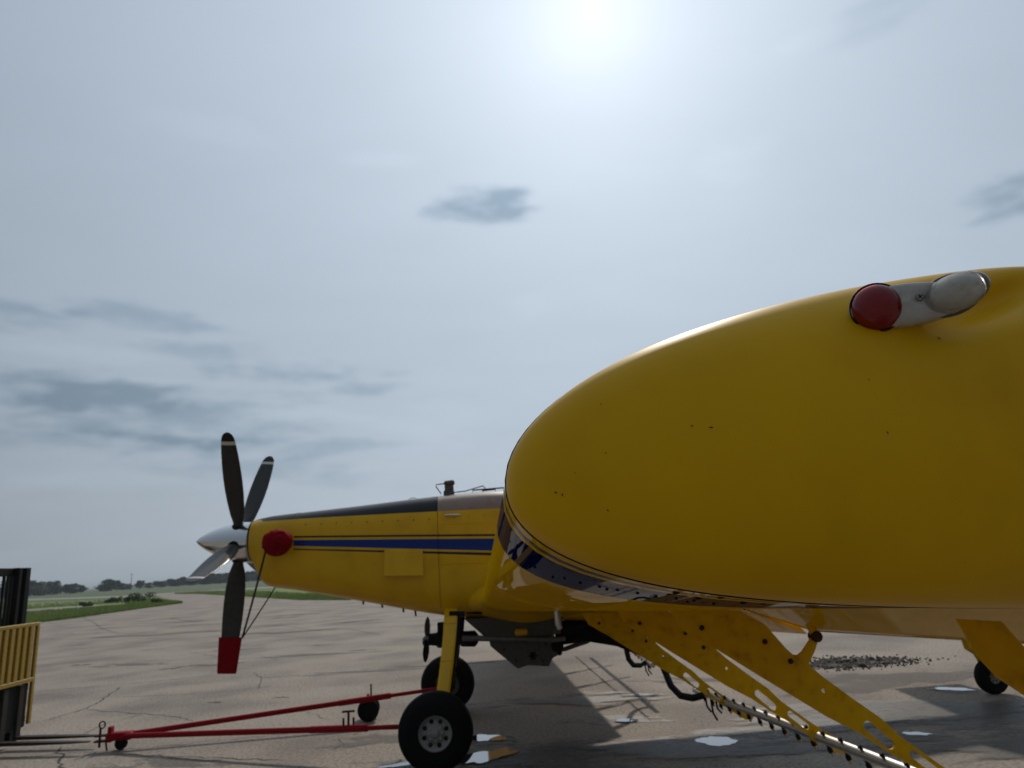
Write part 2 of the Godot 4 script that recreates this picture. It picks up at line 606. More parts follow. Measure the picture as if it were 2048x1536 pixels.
func build_ground() -> void:
	var far := []
	for i in 48:
		far.append(Vector3(cos(TAU * i / 48) * 2600.0, 0, sin(TAU * i / 48) * 2600.0))
	struct("ground", sheet(far, -0.012), M.field, "wide flat dull green field reaching the horizon")

	# apron: near edge behind the camera; its far edge runs round the grass island
	var nz := noise(0.35, 3, 21)
	var edge := []
	var way := [ony(-400, 1262), ony(-120, 1258), ony(80, 1245), ony(150, 1238), ony(210, 1228), ony(265, 1219), ony(320, 1211), ony(366, 1206.5), ony(352, 1201), ony(325, 1195.5), ony(310, 1190.5), ony(345, 1186.5), ony(400, 1187.5), ony(470, 1190), ony(530, 1196), ony(600, 1199.5), ony(690, 1200.5), ony(900, 1189), ony(1300, 1165)]
	for i in way.size() - 1:
		var a: Vector3 = way[i]
		var b: Vector3 = way[i + 1]
		var steps := maxi(2, int(minf(a.distance_to(b) / 0.6, 60.0)))
		for k in steps:
			var q := a.lerp(b, float(k) / steps)
			var amp := 0.5
			edge.append(q + Vector3(nz.get_noise_2d(q.x * 3.0, q.z * 3.0), 0, nz.get_noise_2d(q.z * 3.0 + 50.0, q.x * 3.0)) * amp)
	edge.append(Vector3(120, 0, -60))
	edge.append(Vector3(120, 0, 60))
	edge.append(Vector3(-60, 0, 60))
	struct("apron", sheet(edge, 0.0), M.paving, "old pale paved apron with cracks and stains")

	# grass island between apron and taxiway, and the verge beyond
	var isl := [ony(-400, 1260), ony(80, 1243), ony(366, 1207), ony(352, 1200), ony(325, 1194.5), ony(300, 1194), ony(250, 1197), ony(40, 1206), ony(-400, 1224)]
	struct("grass_verge", sheet(isl, -0.004), M.grass, "bright grass island beside the apron")
	struct("path", sheet([ony(-300, 1242), ony(30, 1226.5), ony(120, 1218.5), ony(250, 1210), ony(252, 1207.5), ony(120, 1214), ony(30, 1220.5), ony(-300, 1234)], 0.0), M.runway, "narrow pale paved strip through the grass island")
	struct("runway", sheet([ony(-300, 1215), ony(40, 1201.5), ony(250, 1194.5), ony(330, 1190.6), ony(420, 1183.5), ony(520, 1177.2), ony(700, 1166.5), ony(700, 1165), ony(520, 1174.6), ony(330, 1186.2), ony(250, 1191.5), ony(40, 1198.6), ony(-300, 1210)], -0.004), M.runway, "distant pale runway strip before the dark field")
	struct("grass_verge", sheet([ony(345, 1187), ony(400, 1188), ony(470, 1190.5), ony(530, 1196.5), ony(600, 1200), ony(690, 1201), ony(900, 1190), ony(900, 1160), ony(700, 1168), ony(520, 1179), ony(420, 1185)], -0.007), M.grass, "grass behind the aircraft nose beyond the apron")

	# cracks in the paving
	var lines := [
		[[242, 1374], [225, 1386], [197, 1404], [172, 1416], [132, 1430], [96, 1440]],
		[[172, 1419], [238, 1425], [300, 1428], [350, 1434], [388, 1443]],
		[[160, 1471], [190, 1456], [215, 1447], [278, 1430]],
		[[128, 1494], [113, 1502], [126, 1516], [119, 1526], [124, 1545]],
		[[168, 1236], [188, 1245], [203, 1257], [240, 1268]],
		[[-10, 1517], [140, 1507], [300, 1496], [420, 1482], [520, 1473], [640, 1462]],
		[[225, 1508], [330, 1512], [430, 1516], [560, 1521]],
		[[60, 1384], [235, 1370], [320, 1362], [430, 1350]],
		[[230, 1395], [300, 1392], [420, 1386], [545, 1372]],
		[[380, 1305], [470, 1318], [520, 1312], [560, 1320]],
		[[510, 1345], [525, 1362], [515, 1378]],
		[[660, 1500], [690, 1490], [672, 1478]],
		[[1150, 1312], [1205, 1360], [1256, 1402], [1302, 1442]],
		[[1690, 1490], [1800, 1500], [1900, 1502], [1960, 1496]],
		[[300, 1240], [340, 1236], [390, 1244]],
		[[560, 1250], [640, 1262], [700, 1258], [760, 1270]],
		[[600, 1420], [660, 1440], [700, 1432]]]
	var wide := [0.045, 0.030, 0.03, 0.05, 0.05, 0.018, 0.03, 0.03, 0.022, 0.03, 0.03, 0.02, 0.055, 0.02, 0.12, 0.04, 0.015]
	var apron: Node3D = get_node("apron")
	for li in lines.size():
		var pts := []
		for q in lines[li]: pts.append(ony(q[0], q[1]))
		var fineline := []
		for i in pts.size() - 1:
			var a: Vector3 = pts[i]
			var b: Vector3 = pts[i + 1]
			var n := maxi(3, int(a.distance_to(b) / 0.12))
			for k in n: fineline.append(a.lerp(b, float(k) / n))
		fineline.append(pts[-1])
		var mb := MB.new()
		var last := []
		for i in fineline.size():
			var d: Vector3 = (fineline[mini(i + 1, fineline.size() - 1)] - fineline[maxi(i - 1, 0)]).normalized()
			var s := Vector3(-d.z, 0, d.x)
			var w: float = wide[li] * (0.25 + rng.randf() * 0.75) * (0.5 if i == 0 or i == fineline.size() - 1 else 1.0)
			var c: Vector3 = fineline[i] + s * (rng.randf() - 0.5) * (0.012 if li == 12 else 0.09) + Vector3(0, 0.0035, 0)
			var now := [c - s * w * 0.5, c + s * w * 0.5]
			if last: mb.quad(last[0], now[0], now[1], last[1])
			last = now
		part("crack", mb.commit(false, false), M.crack, apron)

	# small dark breaks in the paving further off
	var breaks := [[325, 1246, 0.7, 0.16], [345, 1238, 1.1, 0.2], [386, 1243, 0.8, 0.3], [372, 1250, 0.5, 0.12], [558, 1236, 0.9, 0.3], [600, 1229, 1.4, 0.3], [470, 1290, 0.30, 0.08], [150, 1290, 0.35, 0.10], [96, 1262, 0.8, 0.18], [118, 1268, 0.5, 0.14], [420, 1262, 0.4, 0.12], [536, 1252, 0.5, 0.14], [640, 1290, 0.4, 0.08], [160, 1330, 0.28, 0.12], [345, 1337, 0.22, 0.10], [700, 1244, 1.0, 0.2], [265, 1243, 0.5, 0.12], [445, 1247, 0.7, 0.14], [730, 1300, 0.4, 0.06], [560, 1395, 0.12, 0.05], [430, 1405, 0.14, 0.05], [300, 1300, 0.3, 0.05]]
	for i in breaks.size():
		var q: Array = breaks[i]
		part("broken_patch", sheet(blob(ony(q[0], q[1]), q[2], q[3], -0.3 + 0.1 * (i % 7), 0.75, 500 + i, 48), 0.0025), M.crack, apron)

	# stains and damp patches, then the puddles that lie in them
	var marks := [[330, 1528, 1.3, 0.5, 0.2, 0], [1000, 1515, 2.6, 0.9, 0.1, 1], [1440, 1488, 1.5, 0.8, 0.2, 1], [1790, 1360, 3.2, 1.1, -0.1, 0], [1240, 1440, 1.0, 0.5, 0.3, 1], [1900, 1440, 2.4, 0.8, 0.1, 1], [470, 1300, 1.6, 0.3, 0.1, 0], [620, 1310, 3.2, 0.45, 0.15, 0], [700, 1345, 2.4, 0.4, 0.1, 0], [420, 1330, 1.9, 0.35, 0.2, 0], [880, 1330, 2.2, 0.4, 0.1, 0], [1620, 1450, 2.0, 0.9, 0.1, 1], [250, 1330, 2.2, 0.6, 0.3, 0], [560, 1265, 5.0, 0.8, 0.1, 0], [300, 1270, 6.0, 0.9, 0.2, 0], [760, 1480, 1.2, 0.5, 0.0, 0], [1380, 1360, 1.4, 0.5, 0.4, 0], [1905, 1381, 0.7, 0.35, 0.7, 1], [972, 1482, 0.7, 0.4, 0.5, 1], [1836, 1470, 0.5, 0.25, 0.5, 1], [1433, 1484, 0.7, 0.55, 0.4, 1], [800, 1530, 0.6, 0.3, -0.3, 1], [1700, 1327, 1.4, 0.7, 0.0, 1], [1780, 1425, 4.0, 1.3, 0.05, 1], [1330, 1505, 3.4, 1.0, 0.1, 1], [1960, 1490, 2.4, 0.9, 0.1, 1], [1150, 1400, 2.2, 0.7, 0.2, 1]]
	for i in marks.size():
		var q: Array = marks[i]
		var c := ony(q[0], q[1])
		var e1: Vector3 = Vector3(cos(q[4]), 0, sin(q[4])) * q[2]
		var e2: Vector3 = Vector3(-sin(q[4]), 0, cos(q[4])) * q[3]
		var st := SurfaceTool.new()
		st.begin(Mesh.PRIMITIVE_TRIANGLES)
		for k in [[-1, -1], [1, -1], [1, 1], [-1, -1], [1, 1], [-1, 1]]:
			st.set_normal(Vector3.UP)
			st.set_uv(Vector2(k[0] * 0.5 + 0.5, k[1] * 0.5 + 0.5))
			st.add_vertex(c + e1 * k[0] + e2 * k[1] + Vector3(0, 0.005 + i * 0.0004, 0))
		part("stain", st.commit(), M["stain%d" % (i % 4)] if q[5] == 0 else M["damp%d" % (i % 4)], apron)
	var pools := [
		[970, 1478, 0.26, 0.16, 0.5, 61, "small bright puddle against the near main tyre"],
		[975, 1515, 0.36, 0.20, -0.55, 62, "long ragged puddle just outboard of the near main tyre"],
		[1433, 1484, 0.22, 0.20, 0.4, 63, "round bright puddle under the spray boom"],
		[1252, 1443, 0.16, 0.09, 0.3, 64, "small faint puddle at the paving joint under the wing"],
		[1905, 1380, 0.24, 0.12, 0.7, 65, "bright puddle beside the tail wheel"],
		[1836, 1470, 0.14, 0.07, 0.5, 66, "small dark oval puddle behind the longest yellow hanger"],
		[800, 1532, 0.22, 0.07, -0.3, 67, "sliver of puddle in front of the near main tyre"]]
	for q in pools:
		var o := solo("puddle", sheet(blob(ony(q[0], q[1]), q[2], q[3], q[4], 0.20, q[5], 96), 0.017), M.water, q[6], "puddle", "puddles on the apron")
		o.set_meta("kind", "structure")

	# loose rubble on the apron under the wing
	var stone := MB.new()
	var base := Vector3.ZERO
	for i in 7:
		var ring := PackedVector3Array()
	stone.ball(base, Vector3(1, 0.1, 0), Vector3(0.1, 0.62, 0.1), Vector3(0, 0.1, 0.8), 7, 4)
	var mm := MultiMesh.new()
	mm.transform_format = MultiMesh.TRANSFORM_3D
	mm.mesh = stone.commit()
	mm.instance_count = 2400
	for i in 2400:
		var gauss := Vector2(rng.randfn(), rng.randfn())
		var c := ony(1690, 1326) + Vector3(gauss.x * 0.42, 0, gauss.y * 0.30)
		if i > 1700: c = ony(1740, 1326) + Vector3(gauss.x * 0.5, 0, gauss.y * 0.22)
		var sz := rng.randf_range(0.006, 0.027)
		if i < 30: sz = rng.randf_range(0.035, 0.07)
		var b := Basis.from_euler(Vector3(rng.randf() * 0.5, rng.randf() * TAU, rng.randf() * 0.5)).scaled(Vector3.ONE * sz)
		mm.set_instance_transform(i, Transform3D(b, c + Vector3(0, sz * 0.4, 0)))
	var rub := MultiMeshInstance3D.new()
	rub.name = "rubble"
	rub.multimesh = mm
	rub.material_override = M.stone
	add_child(rub)
	rub.set_meta("label", "low patch of dark loose rubble on the apron")
	rub.set_meta("category", "rubble")
	rub.set_meta("kind", "stuff")


# ---------------------------------------------------------------- fields, trees
func leafy(crowns: Array, leaf: float, count: int, dark: Color, light: Color) -> MB:
	var mb := MB.new()
	for i in count:
		var c: Array = crowns[rng.randi() % crowns.size()]
		var d := Vector3(rng.randfn(), rng.randfn(), rng.randfn()).normalized()
		var r := pow(rng.randf(), 0.45)
		var p: Vector3 = c[0] + d * c[1] * r
		var n := Vector3(rng.randfn(), rng.randfn() + 0.6, rng.randfn()).normalized()
		var a := n.cross(Vector3(rng.randfn(), rng.randfn(), rng.randfn())).normalized() * leaf * rng.randf_range(0.5, 1.1)
		var b := n.cross(a) * rng.randf_range(0.5, 0.9)
		mb.tint = dark.lerp(light, rng.randf())
		mb.quad(p - a, p + b * 0.8, p + a, p - b * 0.8, i)
	return mb

func make_tree(sd: int, hgt: float, wid: float, dark: Color, light: Color) -> Array:
	rng.seed = sd
	var crowns := []
	for i in 14:
		var t := rng.randf()
		var y := lerpf(0.14, 0.84, t)
		var sp := wid * 0.5 * (1.0 - absf(t - 0.35) * 0.9)
		crowns.append([Vector3(rng.randf_range(-1, 1) * sp * 0.75, y * hgt, rng.randf_range(-1, 1) * sp * 0.75), Vector3(sp * 0.72, hgt * 0.19, sp * 0.72)])
	var crown := leafy(crowns, hgt * 0.062, 1900, dark, light).commit(true, false)
	var tr := MB.new()
	tr.tube([Vector3.ZERO, Vector3(0.1, hgt * 0.2, 0), Vector3(0, hgt * 0.45, 0.1), Vector3(0.1, hgt * 0.75, 0)], [hgt * 0.03, hgt * 0.024, hgt * 0.017, hgt * 0.006], 7)
	for i in 5:
		var y := hgt * rng.randf_range(0.25, 0.5)
		var a := rng.randf() * TAU
		tr.tube([Vector3(0, y, 0), Vector3(cos(a) * wid * 0.2, y + hgt * 0.12, sin(a) * wid * 0.2), Vector3(cos(a) * wid * 0.34, y + hgt * 0.27, sin(a) * wid * 0.34)], [hgt * 0.012, hgt * 0.008, hgt * 0.003], 5)
	return [crown, tr.commit()]

func build_landscape() -> void:
	var dk := Color(0.020, 0.032, 0.016)
	var lt := Color(0.055, 0.080, 0.030)
	var kinds := [make_tree(101, 11.0, 12.0, dk, lt), make_tree(102, 10.0, 9.0, dk, lt), make_tree(103, 12.0, 14.0, dk, lt)]
	# px x, depth, kind, height scale
	var row := []
	for q in [[-60, 470, 2, 1.0], [-25, 480, 0, 0.95], [10, 470, 2, 1.05], [38, 465, 0, 1.0], [62, 460, 2, 0.98], [84, 470, 0, 1.05], [104, 480, 2, 0.9], [135, 470, 1, 0.75], [149, 480, 0, 0.78], [163, 470, 1, 0.6]]:
		if q[0] < 120: row.append([q[0], q[1], q[2], q[3], "tree in the wide dark clump beyond the forklift mast", "trees of the wide clump beyond the forklift mast"])
		else: row.append([q[0], q[1], q[2], q[3], "tree in the small round clump next to the wide dark clump", "trees of the small round clump"])
	for q in [[201, 500, 1, 0.5, "small bush-like tree beside the tallest lone tree"], [214, 480, 0, 0.98, "tallest round lone tree in the gap of the far tree line"], [235, 500, 1, 0.85, "leaning lone tree between the tallest lone tree and the far pole"], [246, 520, 0, 0.6, "low broad tree just before the far pole"], [257, 540, 2, 0.45, "lowest spreading tree beside the far pole"], [281, 480, 1, 0.72, "lone tree at the end of the long wood"]]:
		row.append([q[0], q[1], q[2], q[3], q[4], "lone trees in the gap of the far tree line"])
	for i in 26:
		row.append([300 + i * 9.2 + (i % 3) * 2.0, 520 + (i * 37) % 60, i % 3, 0.50 + 0.45 * clampf(i / 12.0, 0, 1) + 0.12 * sin(i * 2.1), "tree in the long low wood on the horizon behind the propeller", "trees of the long wood behind the propeller"])
	for i in row.size():
		var q: Array = row[i]
		var d := ray(q[0], 1170)
		d.y = 0
		d = d.normalized()
		var at: Vector3 = Vector3(EYE.x, 0, EYE.z) + d * q[1]
		var t := thing("tree", q[4], "tree", at, q[5])
		t.scale = Vector3(1.0, 0.70, 1.0) * q[3]
		t.rotation.y = i * 1.7
		var k: Array = kinds[q[2]]
		for pr in [["trunk", k[1], M.bark], ["crown", k[0], M.leaf]]:
			var o := MeshInstance3D.new()
			o.name = pr[0]
			o.mesh = pr[1]
			o.material_override = pr[2]
			t.add_child(o)

	# weeds at the end of the grass island
	var wd := Color(0.035, 0.052, 0.014)
	var wl := Color(0.115, 0.150, 0.045)
	var weeds := [[222, 1206, 0.7, "pale scrubby weed at the pale strip in the grass island"], [250, 1205, 0.9, "broad leafy weed in the middle of the weed row"], [282, 1204, 1.15, "dark tall weed at the apron end of the weed row"], [168, 1213, 0.55, "low green weed beside the pale strip"], [318, 1207, 0.55, "low weed at the tip of the grass island"]]
	for i in weeds.size():
		var q: Array = weeds[i]
		rng.seed = 300 + i
		var at := ony(q[0], q[1])
		var t := thing("weed", q[3], "weed", at, "weeds on the grass island")
		var cr := []
		for k in 9:
			cr.append([Vector3(rng.randfn() * q[2] * 0.75, q[2] * rng.randf_range(0.3, 0.75), rng.randfn() * q[2] * 0.5), Vector3(0.45, 0.42, 0.45) * q[2]])
		var o := MeshInstance3D.new()
		o.name = "foliage"
		o.mesh = leafy(cr, 0.13, 700, wd if i != 0 else wd * 1.5, wl if i != 2 else wl * 0.6).commit(true, false)
		o.material_override = M.leaf
		t.add_child(o)
		var st := MB.new()
		for k in 8:
			var e := Vector3(rng.randfn() * q[2] * 0.7, q[2] * 0.7, rng.randfn() * q[2] * 0.4)
			st.tube([Vector3(e.x * 0.3, 0, e.z * 0.3), e * 0.6, e], [0.03, 0.02, 0.008], 5)
		var s := MeshInstance3D.new()
		s.name = "stem"
		s.mesh = st.commit()
		s.material_override = M.bark
		t.add_child(s)

	# grass blades along the edge of the apron and over the island
	rng.seed = 55
	var blade := MB.new()
	for i in 7:
		var a := TAU * i / 7 + 0.3
		var o := Vector3(cos(a), 0, sin(a)) * 0.5
		var tip := o * 1.5 + Vector3(cos(a) * 0.35, 1.0 + 0.3 * sin(i * 2.7), sin(a) * 0.35)
		var s := Vector3(-sin(a), 0, cos(a)) * 0.16
		blade.tri(o - s, tip, o + s, i)
	var mm := MultiMesh.new()
	mm.transform_format = MultiMesh.TRANSFORM_3D
	mm.use_colors = true
	mm.mesh = blade.commit(false, false)
	var spots := []
	while spots.size() < 15000:
		var px := rng.randf_range(-60.0, 362.0)
		var near := 1246.0 - maxf(0.0, px - 70.0) * 0.1345
		var top := 1205.5 - (px - 40.0) * 0.042
		if px > 300: top = 1194.0 + (px - 300.0) * 0.17
		if near <= top: continue
		var py := lerpf(top, near, pow(rng.randf(), 0.45))
		var pathy := 1223.0 - (px - 30.0) * 0.071
		if absf(py - pathy) < 2.6 and px < 250.0: continue
		spots.append(ony(px, py))
	for i in 4000:
		var px := rng.randf_range(350.0, 700.0)
		var near := 1188.0 + clampf((px - 400.0) / 200.0, 0.0, 1.0) * 12.0
		spots.append(ony(px, near - pow(rng.randf(), 1.6) * 13.0 * clampf((px - 340.0) / 150.0, 0.1, 1.0)))
	mm.instance_count = spots.size()
	for i in spots.size():
		var hgt := rng.randf_range(0.06, 0.22)
		var sz := rng.randf_range(0.10, 0.24)
		mm.set_instance_transform(i, Transform3D(Basis(Vector3.UP, rng.randf() * TAU).scaled(Vector3(sz, hgt, sz)), spots[i]))
		mm.set_instance_color(i, Color(0.13, 0.20, 0.035).lerp(Color(0.27, 0.31, 0.09), rng.randf()))
	var gr := MultiMeshInstance3D.new()
	gr.name = "grass"
	gr.multimesh = mm
	gr.material_override = M.blades
	add_child(gr)
	gr.set_meta("label", "short bright green grass growing beyond the apron edge")
	gr.set_meta("category", "grass")
	gr.set_meta("kind", "stuff")

	# two thin poles far off
	for q in [[29, 430, 14.0, "thin far pole rising above the forklift mast"], [262, 430, 8.5, "thin far pole in the gap of the tree line"]]:
		var d := ray(q[0], 1170)
		d.y = 0
		var at: Vector3 = Vector3(EYE.x, 0, EYE.z) + d.normalized() * q[1]
		var t := thing("utility_pole", q[3], "pole", at)
		var mb := MB.new()
		mb.tube([at, at + Vector3(0, q[2], 0)], [0.16, 0.10], 8)
		part("post", mb, M.pole, t)
		var cb := MB.new()
		cb.box(at + Vector3(0, q[2] - 0.6, 0), Vector3(1.8, 0.14, 0.12))
		part("crossarm", cb, M.pole, t)


# ---------------------------------------------------------------- aircraft
const CHORD := 2.07
const INCID := 0.1047
const TIP_Z := 9.25
const DIHED := 0.063

func camber(x: float) -> float:
	var m := 0.04
	var p := 0.4
	return m / (p * p) * (2 * p * x - x * x) if x < p else m / ((1 - p) * (1 - p)) * ((1 - 2 * p) + 2 * p * x - x * x)

func thick(x: float) -> float:
	return 5.0 * 0.18 * (0.2969 * sqrt(x) - 0.126 * x - 0.3516 * x * x + 0.2843 * x * x * x - 0.1036 * x * x * x * x)

# point of the wing surface: x along the chord 0..1, side +1 upper, -1 lower, at span z (either wing)
func wing_at(x: float, side: float, z: float) -> Vector3:
	var y := camber(x) + side * thick(x)
	var az := absf(z)
	var le := Vector2(0.036, 2.245 - (TIP_Z - az) * DIHED)
	return Vector3(le.x + CHORD * (x * cos(INCID) + y * sin(INCID)), le.y + CHORD * (-x * sin(INCID) + y * cos(INCID)), z)

# closed section loop between chord fractions a and b
func wing_loop(a: float, b: float, z: float, n := 26) -> PackedVector3Array:
	var ring := PackedVector3Array()
	for i in n + 1:
		var t := float(i) / n
		var x := a + (b - a) * (1.0 - cos(t * PI / 2)) if a == 0.0 else lerpf(a, b, t)
		ring.append(wing_at(x, 1.0, z))
	for i in range(n, -1, -1):
		var t := float(i) / n
		if i == 0 and a == 0.0: continue
		var x := a + (b - a) * (1.0 - cos(t * PI / 2)) if a == 0.0 else lerpf(a, b, t)
		ring.append(wing_at(x, -1.0, z))
	return ring

func wing_seg(z0: float, z1: float, a: float, b: float, n := 4) -> MB:
	var mb := MB.new()
	var rings := []
	for i in n + 1: rings.append(wing_loop(a, b, lerpf(z0, z1, float(i) / n)))
	mb.loft(rings, true, true)
	return mb

# moving surface at the trailing edge, drooped by an angle about its hinge
func surface_seg(z0: float, z1: float, droop: float) -> MB:
	var mb := MB.new()
	var rings := []
	for z in [z0, z1]:
		var ring := PackedVector3Array()
		var hinge := (wing_at(0.76, 1.0, z) + wing_at(0.76, -1.0, z)) / 2
		var r0 := (wing_at(0.76, 1.0, z) - hinge).length()
		for i in 9:
			var t := PI / 2 + PI * i / 8.0
			ring.append(hinge + Vector3(cos(t) * r0 * 0.45, sin(t) * r0, 0))
		for i in range(1, 9): ring.append(wing_at(lerpf(0.76, 1.0, i / 8.0), -1.0, z))
		for i in range(7, 0, -1): ring.append(wing_at(lerpf(0.76, 1.0, i / 8.0), 1.0, z))
		for i in ring.size():
			var d := ring[i] - hinge
			ring[i] = hinge + Vector3(d.x * cos(droop) + d.y * sin(droop), -d.x * sin(droop) + d.y * cos(droop), 0)
		rings.append(ring)
	mb.loft(rings, true, true)
	return mb

# ------- wing tip cap
var dent_at := Vector2(0.565, 2.395)
func cap_at(u: float, t: float) -> Vector3:
	var lo := wing_at(u, -1.0, TIP_Z + 0.003)
	var hi := wing_at(u, 1.0, TIP_Z + 0.003)
	var xr := 0.30
	var k := clampf(u / xr, 0.0, 1.0)
	var bulge := 0.155 * pow(1.0 - pow(1.0 - k, 2.2), 0.5)
	if u > 0.72: bulge *= sqrt(maxf(0.0, 1.0 - pow((u - 0.72) / 0.28, 2.0)) * 0.85 + 0.15)
	var a := PI * t
	var f := pow(0.5 - 0.5 * cos(a), 1.12)
	var p := lo.lerp(hi, f)
	p.z += bulge * pow(sin(a), 0.72) if t > 0.0 and t < 1.0 else 0.0
	p.y += (0.030 * smoothstep(0.10, 0.26, u) + 0.022 * smoothstep(0.20, 0.32, u)) * sin(a) * f * (1.0 - smoothstep(0.6, 0.9, u))
	# shallow scoop moulded behind the lamp fairing
	var dx := (p.x - dent_at.x) / 0.085
	var dy := (p.y - dent_at.y + (p.x - dent_at.x) * -0.35) / 0.020
	p.z -= 0.034 * exp(-dx * dx - dy * dy)
	return p

func cap_hit(px: float, py: float) -> Array:
	var d := ray(px, py)
	var best := INF
	var res := []
	for i in 90:
		var u0 := pow(i / 90.0, 1.7)
		var u1 := pow((i + 1) / 90.0, 1.7)
		for j in 48:
			var a := cap_at(u0, j / 48.0)
			var b := cap_at(u1, j / 48.0)
			var c := cap_at(u1, (j + 1) / 48.0)
			var e := cap_at(u0, (j + 1) / 48.0)
			for tr in [[a, b, c], [a, c, e]]:
				var h = Geometry3D.ray_intersects_triangle(EYE, d, tr[0], tr[1], tr[2])
				if h != null and EYE.distance_to(h) < best:
					best = EYE.distance_to(h)
					var n: Vector3 = (tr[1] - tr[0]).cross(tr[2] - tr[0]).normalized()
					if n.dot(d) > 0: n = -n
					res = [h, n]
	return res

# point on the lower surface of the port wing hit by a pixel's ray
func wing_under(px: float, py: float) -> Vector3:
	var d := ray(px, py)
	var last := Vector3.INF
	var was := 0.0
	for i in 1200:
		var p := EYE + d * (0.3 + i * 0.008)
		var le := Vector2(0.036, 2.245 - (TIP_Z - p.z) * DIHED)
		var x := (p.x - le.x) / CHORD
		if x < 0.02 or x > 0.75 or p.z > TIP_Z or p.z < 0.6: continue
		var low := wing_at(x, -1.0, p.z)
		var diff := p.y - low.y
		if was < 0.0 and diff >= 0.0: return low
		was = diff if diff != 0.0 else was
	return Vector3.INF


# ------- fuselage section: x -> top, bottom, half width, roundness
const STATIONS := [
	[-3.05, 2.915, 2.385, 0.285, 2.3], [-2.98, 2.935, 2.270, 0.330, 2.4], [-2.88, 2.952, 2.090, 0.385, 2.6], [-2.78, 2.965, 2.030, 0.420, 2.8], [-2.4, 2.990, 1.955, 0.475, 3.0], [-1.6, 3.035, 1.775, 0.545, 3.3],
	[-0.5, 3.105, 1.525, 0.590, 3.6], [0.3, 3.130, 1.430, 0.600, 3.6], [1.2, 3.06, 1.345, 0.600, 3.6], [2.6, 2.80, 1.20, 0.56, 3.2], [4.2, 2.30, 1.12, 0.42, 2.8], [5.8, 1.98, 1.02, 0.26, 2.5], [7.2, 1.75, 0.98, 0.10, 2.3]]

func st_at(x: float) -> Array:
	var n := STATIONS.size()
	for i in n - 1:
		if x <= STATIONS[i + 1][0] or i == n - 2:
			var a: Array = STATIONS[i]
			var b: Array = STATIONS[i + 1]
			var t := clampf((x - a[0]) / (b[0] - a[0]), 0.0, 1.0)
			var out := [x]
			for k in range(1, 5):
				# smooth through the stations
				var p: float = STATIONS[maxi(i - 1, 0)][k]
				var q: float = STATIONS[mini(i + 2, n - 1)][k]
				var xa: float = STATIONS[maxi(i - 1, 0)][0]
				var xb: float = STATIONS[mini(i + 2, n - 1)][0]
				var h: float = b[0] - a[0]
				var ma: float = (b[k] - p) / (b[0] - xa) * h
				var mbb: float = (q - a[k]) / (xb - a[0]) * h
				var t2 := t * t
				var t3 := t2 * t
				out.append((2 * t3 - 3 * t2 + 1) * a[k] + (t3 - 2 * t2 + t) * ma + (-2 * t3 + 3 * t2) * b[k] + (t3 - t2) * mbb)
			return out
	return STATIONS[0]

func fus_phi(s: Array, y: float) -> float:
	var yc: float = (s[1] + s[2]) / 2
	var h: float = (s[1] - s[2]) / 2
	var r := clampf((y - yc) / h, -1.0, 1.0)
	return asin(signf(r) * pow(absf(r), s[4] / 2.0))

func fus_at(s: Array, phi: float, side: float) -> Vector3:
	var yc: float = (s[1] + s[2]) / 2
	var h: float = (s[1] - s[2]) / 2
	var e: float = 2.0 / s[4]
	return Vector3(s[0], yc + h * signf(sin(phi)) * pow(absf(sin(phi)), e), side * s[3] * pow(maxf(cos(phi), 0.0), e))

func fus_y(x: float, y: float, side := 1.0) -> Vector3:
	var s := st_at(x)
	return fus_at(s, fus_phi(s, y), side)

# strip of skin between two heights (null: to the top or bottom middle), both sides
func fus_band(x0: float, x1: float, ya, yb, nx: int, ny: int, sides := [1.0, -1.0]) -> MB:
	var mb := MB.new()
	for side in sides:
		var rings := []
		for i in nx + 1:
			var x := lerpf(x0, x1, float(i) / nx)
			var s := st_at(x)
			var pa: float = -PI / 2 if ya == null else fus_phi(s, ya.call(x))
			var pb: float = PI / 2 if yb == null else fus_phi(s, yb.call(x))
			var ring := PackedVector3Array()
			for j in ny + 1: ring.append(fus_at(s, lerpf(pa, pb, float(j) / ny), side))
			rings.append(ring)
		if side < 0: rings.reverse()
		mb.loft(rings, false, false)
	return mb

func line(x0: float, y0: float, x1: float, y1: float) -> Callable:
	return func(x: float) -> float:
		if x <= 0.3: return lerpf(y0, y1, (x - x0) / (x1 - x0))
		var a := st_at(0.3)
		var b := st_at(x)
		return lerpf(b[2], b[1], (lerpf(y0, y1, (0.3 - x0) / (x1 - x0)) - a[2]) / (a[1] - a[2]))


func build_aircraft() -> void:
	plane = thing("crop_duster", "yellow single-engine crop-spraying aircraft with blue stripe and dark five-blade propeller", "aircraft", Vector3(-0.54, 0, 0))
	build_fuselage()
	build_propeller()
	build_wings()
	build_tip_light()
	build_gear()
	build_belly()
	build_spray_gear()

